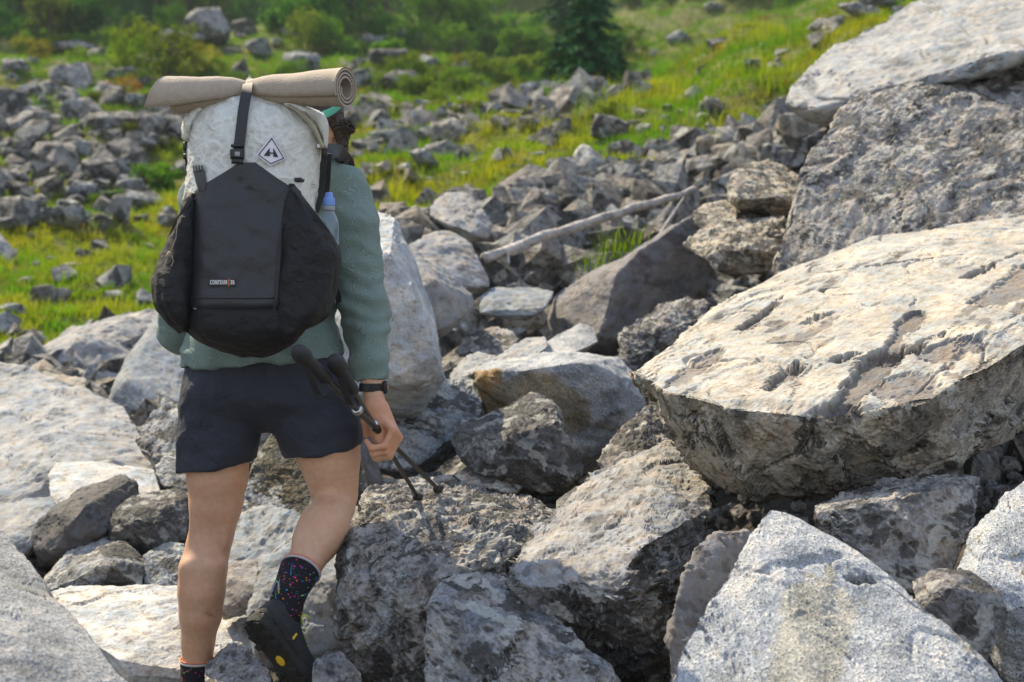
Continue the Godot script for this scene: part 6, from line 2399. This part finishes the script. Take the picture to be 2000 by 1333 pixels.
	# shoulder straps over both shoulders, and the strap seen below the pocket
	var sh := strap([[622, 330, 3.70], [634, 303, 3.70], [648, 295, 3.74], [662, 299, 3.80], [674, 312, 3.88], [680, 340, 3.95], [680, 390, 4.0]], 0.045, 0.012)
	part("shoulder_strap", mesh_of(sh, base), M["webbing"], pk)
	var sh2 := strap([[400, 340, 3.70], [410, 318, 3.74], [415, 316, 3.84], [412, 340, 3.95], [410, 380, 4.0]], 0.06, 0.012)
	part("shoulder_strap", mesh_of(sh2, base), M["webbing"], pk)
	var lift_web := strap([[640, 300, 3.66], [638, 330, 3.68], [637, 350, 3.70], [632, 395, 3.72]], 0.022, 0.006)
	part("load_strap", mesh_of(lift_web, base), M["webbing"], pk)
	var low := strap([[652, 550, 3.66], [659, 575, 3.72], [662, 600, 3.80]], 0.016)
	part("lower_strap", mesh_of(low, base), M["webbing"], pk)
	# patch with its mark
	var patch := flat_shape([[530, 264], [558, 310], [528, 324], [500, 303]], 0.0095, 0.002)
	var pa := part("patch", mesh_of(patch, base), M["patch_white"], pk)
	var rim := []
	var outer := [[530.3, 268.5], [555.0, 309.3], [528.3, 321.0], [503.2, 302.6]]
	for i in 4:
		var a: Array = outer[i]
		var c: Array = outer[(i + 1) % 4]
		var m := [529.0, 300.0]
		var k := 0.10
		rim.append(flat_shape([a, c, [lerpf(c[0], m[0], k), lerpf(c[1], m[1], k)], [lerpf(a[0], m[0], k), lerpf(a[1], m[1], k)]], 0.0103, 0.0008))
	var rj := join(rim)
	part("mark_outline", mesh_of(rj, base), M["patch_black"], pa)
	var glyph := join([flat_shape([[526.2, 288.5], [526.6, 305.0], [514.5, 304.0]], 0.0103, 0.0008), flat_shape([[533.2, 288.2], [543.5, 307.0], [533.4, 306.0]], 0.0103, 0.0008), flat_shape([[526.0, 297.6], [533.6, 298.0], [533.6, 300.2], [526.0, 299.8]], 0.0106, 0.0008)])
	part("mark", mesh_of(glyph, base), M["patch_black"], pa)
	# woven label
	var lab := flat_shape([[406.5, 543.5], [459.5, 543.5], [459.5, 560.0], [406.5, 560.0]], 0.0165, 0.002)
	var la := part("label", mesh_of(lab, base), M["patch_black"], pk)
	for t in [["CONTOUR", 426.5, 551.8, 34.0], ["35", 453.5, 551.8, 8.2]]:
		var tm := TextMesh.new()
		var font := SystemFont.new()
		font.font_names = PackedStringArray(["Droid Sans"])
		font.font_weight = 700
		tm.font = font
		tm.text = t[0]
		tm.font_size = 64
		tm.pixel_size = 0.0001
		tm.depth = 0.0006
		tm.curve_step = 4.0
		var o := part("lettering", tm, M["white_print"], la)
		var wide: float = tm.get_aabb().size.x
		var px: float = t[3] * (PD - 0.16) / FOC
		var k := px / maxf(wide, 1e-5)
		var tall: float = 8.6 * (PD - 0.16) / FOC / maxf(tm.get_aabb().size.y, 1e-5)
		o.transform = Transform3D(Basis(Vector3.RIGHT * k, upv * tall, -fwd), on_sack(t[1], t[2], 0.0171) - base)
	var bar := flat_shape([[445.6, 544.5], [447.4, 544.5], [447.4, 559.0], [445.6, 559.0]], 0.0174, 0.0008)
	part("orange_bar", mesh_of(bar, base), M["orange_print"], la)
	# cord on the left pocket
	var cp := PackedVector3Array()
	var cr := PackedFloat32Array()
	for q in [[361, 424], [353, 422], [347, 428], [345, 445], [343, 465], [335, 485], [329, 497], [322, 512], [319, 525]]:
		cp.append(at(q[0], q[1], PD - lerpf(0.150, 0.165, clampf((q[1] - 424) / 60.0, 0, 1))))
		cr.append(0.001)
	for q in [[329, 497], [335, 500], [338, 510], [334, 520]]:
		cp.append(at(q[0], q[1], PD - 0.165))
		cr.append(0.001)
	var cm := tube(cp, cr, 6)
	var cd := part("pocket_cord", mesh_of(cm, base), M["cord_tan"], pk)
	var lock := bx(at(329, 497, PD - 0.168), Vector3(0.009, 0.014, 0.008), Basis(Vector3.BACK, -0.5), 0.3)
	part("cord_lock", mesh_of(lock, base), M["cord_tan"], cd)
	# fork tucked behind the panel
	var fb := at(388, 352, PD - 0.115)
	var fork := thing("fork", "black camping fork sticking up behind the charcoal panel", "fork", fb)
	var fz := -0.008
	var head := []
	head.append(flat_shape([[377, 335], [398, 331], [402, 352], [400, 372], [388, 374], [382, 358]], 0.011, 0.003))
	var fh: Array = head[0]
	part("head", mesh_of(fh, fb), M["black_plastic"], fork)
	for i in 4:
		var x := 375.2 + i * 5.6
		var y := 322.5 + absf(i - 1.2) * 0.8 - i * 0.6
		var tine := flat_shape([[x, y], [x + 2.6, y - 0.4], [x + 4.6, 336.5 - i], [x + 1.6, 337 - i]], 0.011, 0.003)
		part("tine", mesh_of(tine, fb), M["black_plastic"], fork)
	make_bottle()
	make_mat()


func make_bottle() -> void:
	var d := PD - 0.015
	var base := at(641, 520, d)
	var o := thing("water_bottle", "clear water bottle with a blue cap in the right side pocket", "bottle", base)
	var turned := func(list: Array) -> Array:
		var p := PackedVector3Array()
		var r := PackedFloat32Array()
		for q in list:
			p.append(at(641 + (q[0] - 440) * -0.02, q[0], d) - base)
			r.append(q[1] * d / FOC)
		return tube(p, r, 28)
	var b: Array = turned.call([[520, 21], [478, 21.5], [455, 21.5], [440, 21], [430, 19], [422, 15.5], [415, 11.5], [411, 10], [406, 9.5]])
	part("body", mk(b[0], b[1]), M["clear_plastic"], o)
	var w: Array = turned.call([[520, 20], [470, 20.2]])
	part("contents", mk(w[0], w[1]), M["clear_plastic"], o)
	var n: Array = turned.call([[413, 11], [410, 12.2], [404, 12.2], [402, 10.5]])
	part("neck_ring", mk(n[0], n[1]), M["grey_plastic"], o)
	var c: Array = turned.call([[403, 11], [401, 12.2], [388, 12], [386, 9], [384, 8.2], [378, 7.6], [376, 5.5]])
	part("cap", mk(c[0], c[1]), M["blue_cap"], o)


func make_mat() -> void:
	var base := at(484, 196, PD - 0.06)
	var mat := thing("sleeping_mat", "tan foam sleeping mat rolled up and strapped across the top of the pack", "sleeping mat", base)
	# one spiral sheet; its two halves are squeezed at the strap
	var turns := 3.1
	var n := 78
	var stations := [
		# [across, down, distance, outer radius, inner radius (pixels), opening]
		[330, 189, PD - 0.075, 40, 20, 1.0], [360, 187, PD - 0.075, 38, 19, 0.7], [395, 184, PD - 0.07, 34, 17, 0.35], [430, 180, PD - 0.068, 33, 16, 0.1], [455, 177, PD - 0.066, 28, 13, 0.0], [470, 176, PD - 0.065, 23, 10, 0.0], [483, 176, PD - 0.064, 18.5, 7, 0.0], [497, 175, PD - 0.066, 23, 9, 0.0], [512, 176, PD - 0.07, 28, 12, 0.0], [535, 176, PD - 0.08, 32, 15, 0.0], [570, 176, PD - 0.10, 34, 16, 0.0], [620, 174, PD - 0.13, 38.5, 18.5, 0.0], [676, 172, PD - 0.165, 42.5, 20, 0.0],
	]
	var fine := []
	for i in stations.size() - 1:
		for j in 4:
			var row := []
			for c in 6:
				row.append(lerpf(stations[i][c], stations[i + 1][c], j / 4.0))
			fine.append(row)
	fine.append(stations[stations.size() - 1])
	var rings := []
	for i in fine.size():
		var q: Array = fine[i]
		var a: Array = fine[maxi(i - 1, 0)]
		var b: Array = fine[mini(i + 1, fine.size() - 1)]
		var t := (at(b[0], b[1], b[2]) - at(a[0], a[1], a[2])).normalized()
		var u := (Vector3.UP - t * t.y).normalized()
		var w := t.cross(u)      # towards the rear
		if w.dot(fwd) > 0.0:
			w = -w
		var k: float = q[2] / FOC
		var c := at(q[0], q[1], q[2])
		var outer := PackedVector3Array()
		var inner := PackedVector3Array()
		var top := turns * TAU
		var thick: float = minf(0.0068, (q[3] - q[4]) * k / turns * 0.93)
		# the sheet's outer edge ends at the rear, a little below the middle
		for s in n + 1:
			var ph := top * s / n
			var left := top - ph
			var ang := -0.42 + left
			var r: float = lerpf(q[4], q[3], float(s) / n) * k
			r += q[5] * 0.016 * smoothstep(PI * 0.8, 0.0, left)
			var e: float = 40.0 * clampf(1.0 - left / (PI * 0.55), 0.0, 1.0) - 6.0 * clampf((left - PI) / PI, 0.0, 1.0)
			var push := -t * e * k * smoothstep(0.55, 1.0, q[5])
			var dir := w * cos(ang) + u * -sin(ang) * -1.0
			dir = w * cos(ang) + u * sin(ang)
			outer.append(c + dir * r + push)
			inner.append(c + dir * maxf(r - thick, 0.001) + push)
		inner.reverse()
		outer.append_array(inner)
		rings.append(outer)
	var m := loft(rings, false)
	# close the two ends of the sheet
	for end in [0, rings.size() - 1]:
		var o: int = end * (2 * (n + 1))
		for s in n:
			var a := o + s
			var b2 := o + s + 1
			var c2 := o + 2 * (n + 1) - 1 - s
			var d2 := o + 2 * (n + 1) - 2 - s
			if end == 0:
				m[1].append_array([a, b2, c2, b2, d2, c2])
			else:
				m[1].append_array([a, c2, b2, b2, c2, d2])
	for i in m[0].size():
		m[0][i] += Vector3(0, 1, 0) * nf.get_noise_3dv(m[0][i] * 9.0) * 0.002
	# keep the faces turned outwards
	var vol := 0.0
	for i in range(0, m[1].size(), 3):
		vol += m[0][m[1][i]].dot(m[0][m[1][i + 1]].cross(m[0][m[1][i + 2]])) * 1.0
	var cen := Vector3.ZERO
	vol = 0.0
	for q in m[0]:
		cen += q
	cen /= m[0].size()
	for i in range(0, m[1].size(), 3):
		vol += (m[0][m[1][i]] - cen).dot((m[0][m[1][i + 1]] - cen).cross(m[0][m[1][i + 2]] - cen))
	if vol < 0.0:
		for i in range(0, m[1].size(), 3):
			var z: int = m[1][i]
			m[1][i] = m[1][i + 1]
			m[1][i + 1] = z
	part("rolled_sheet", mesh_of(m, base), M["mat_foam"], mat)
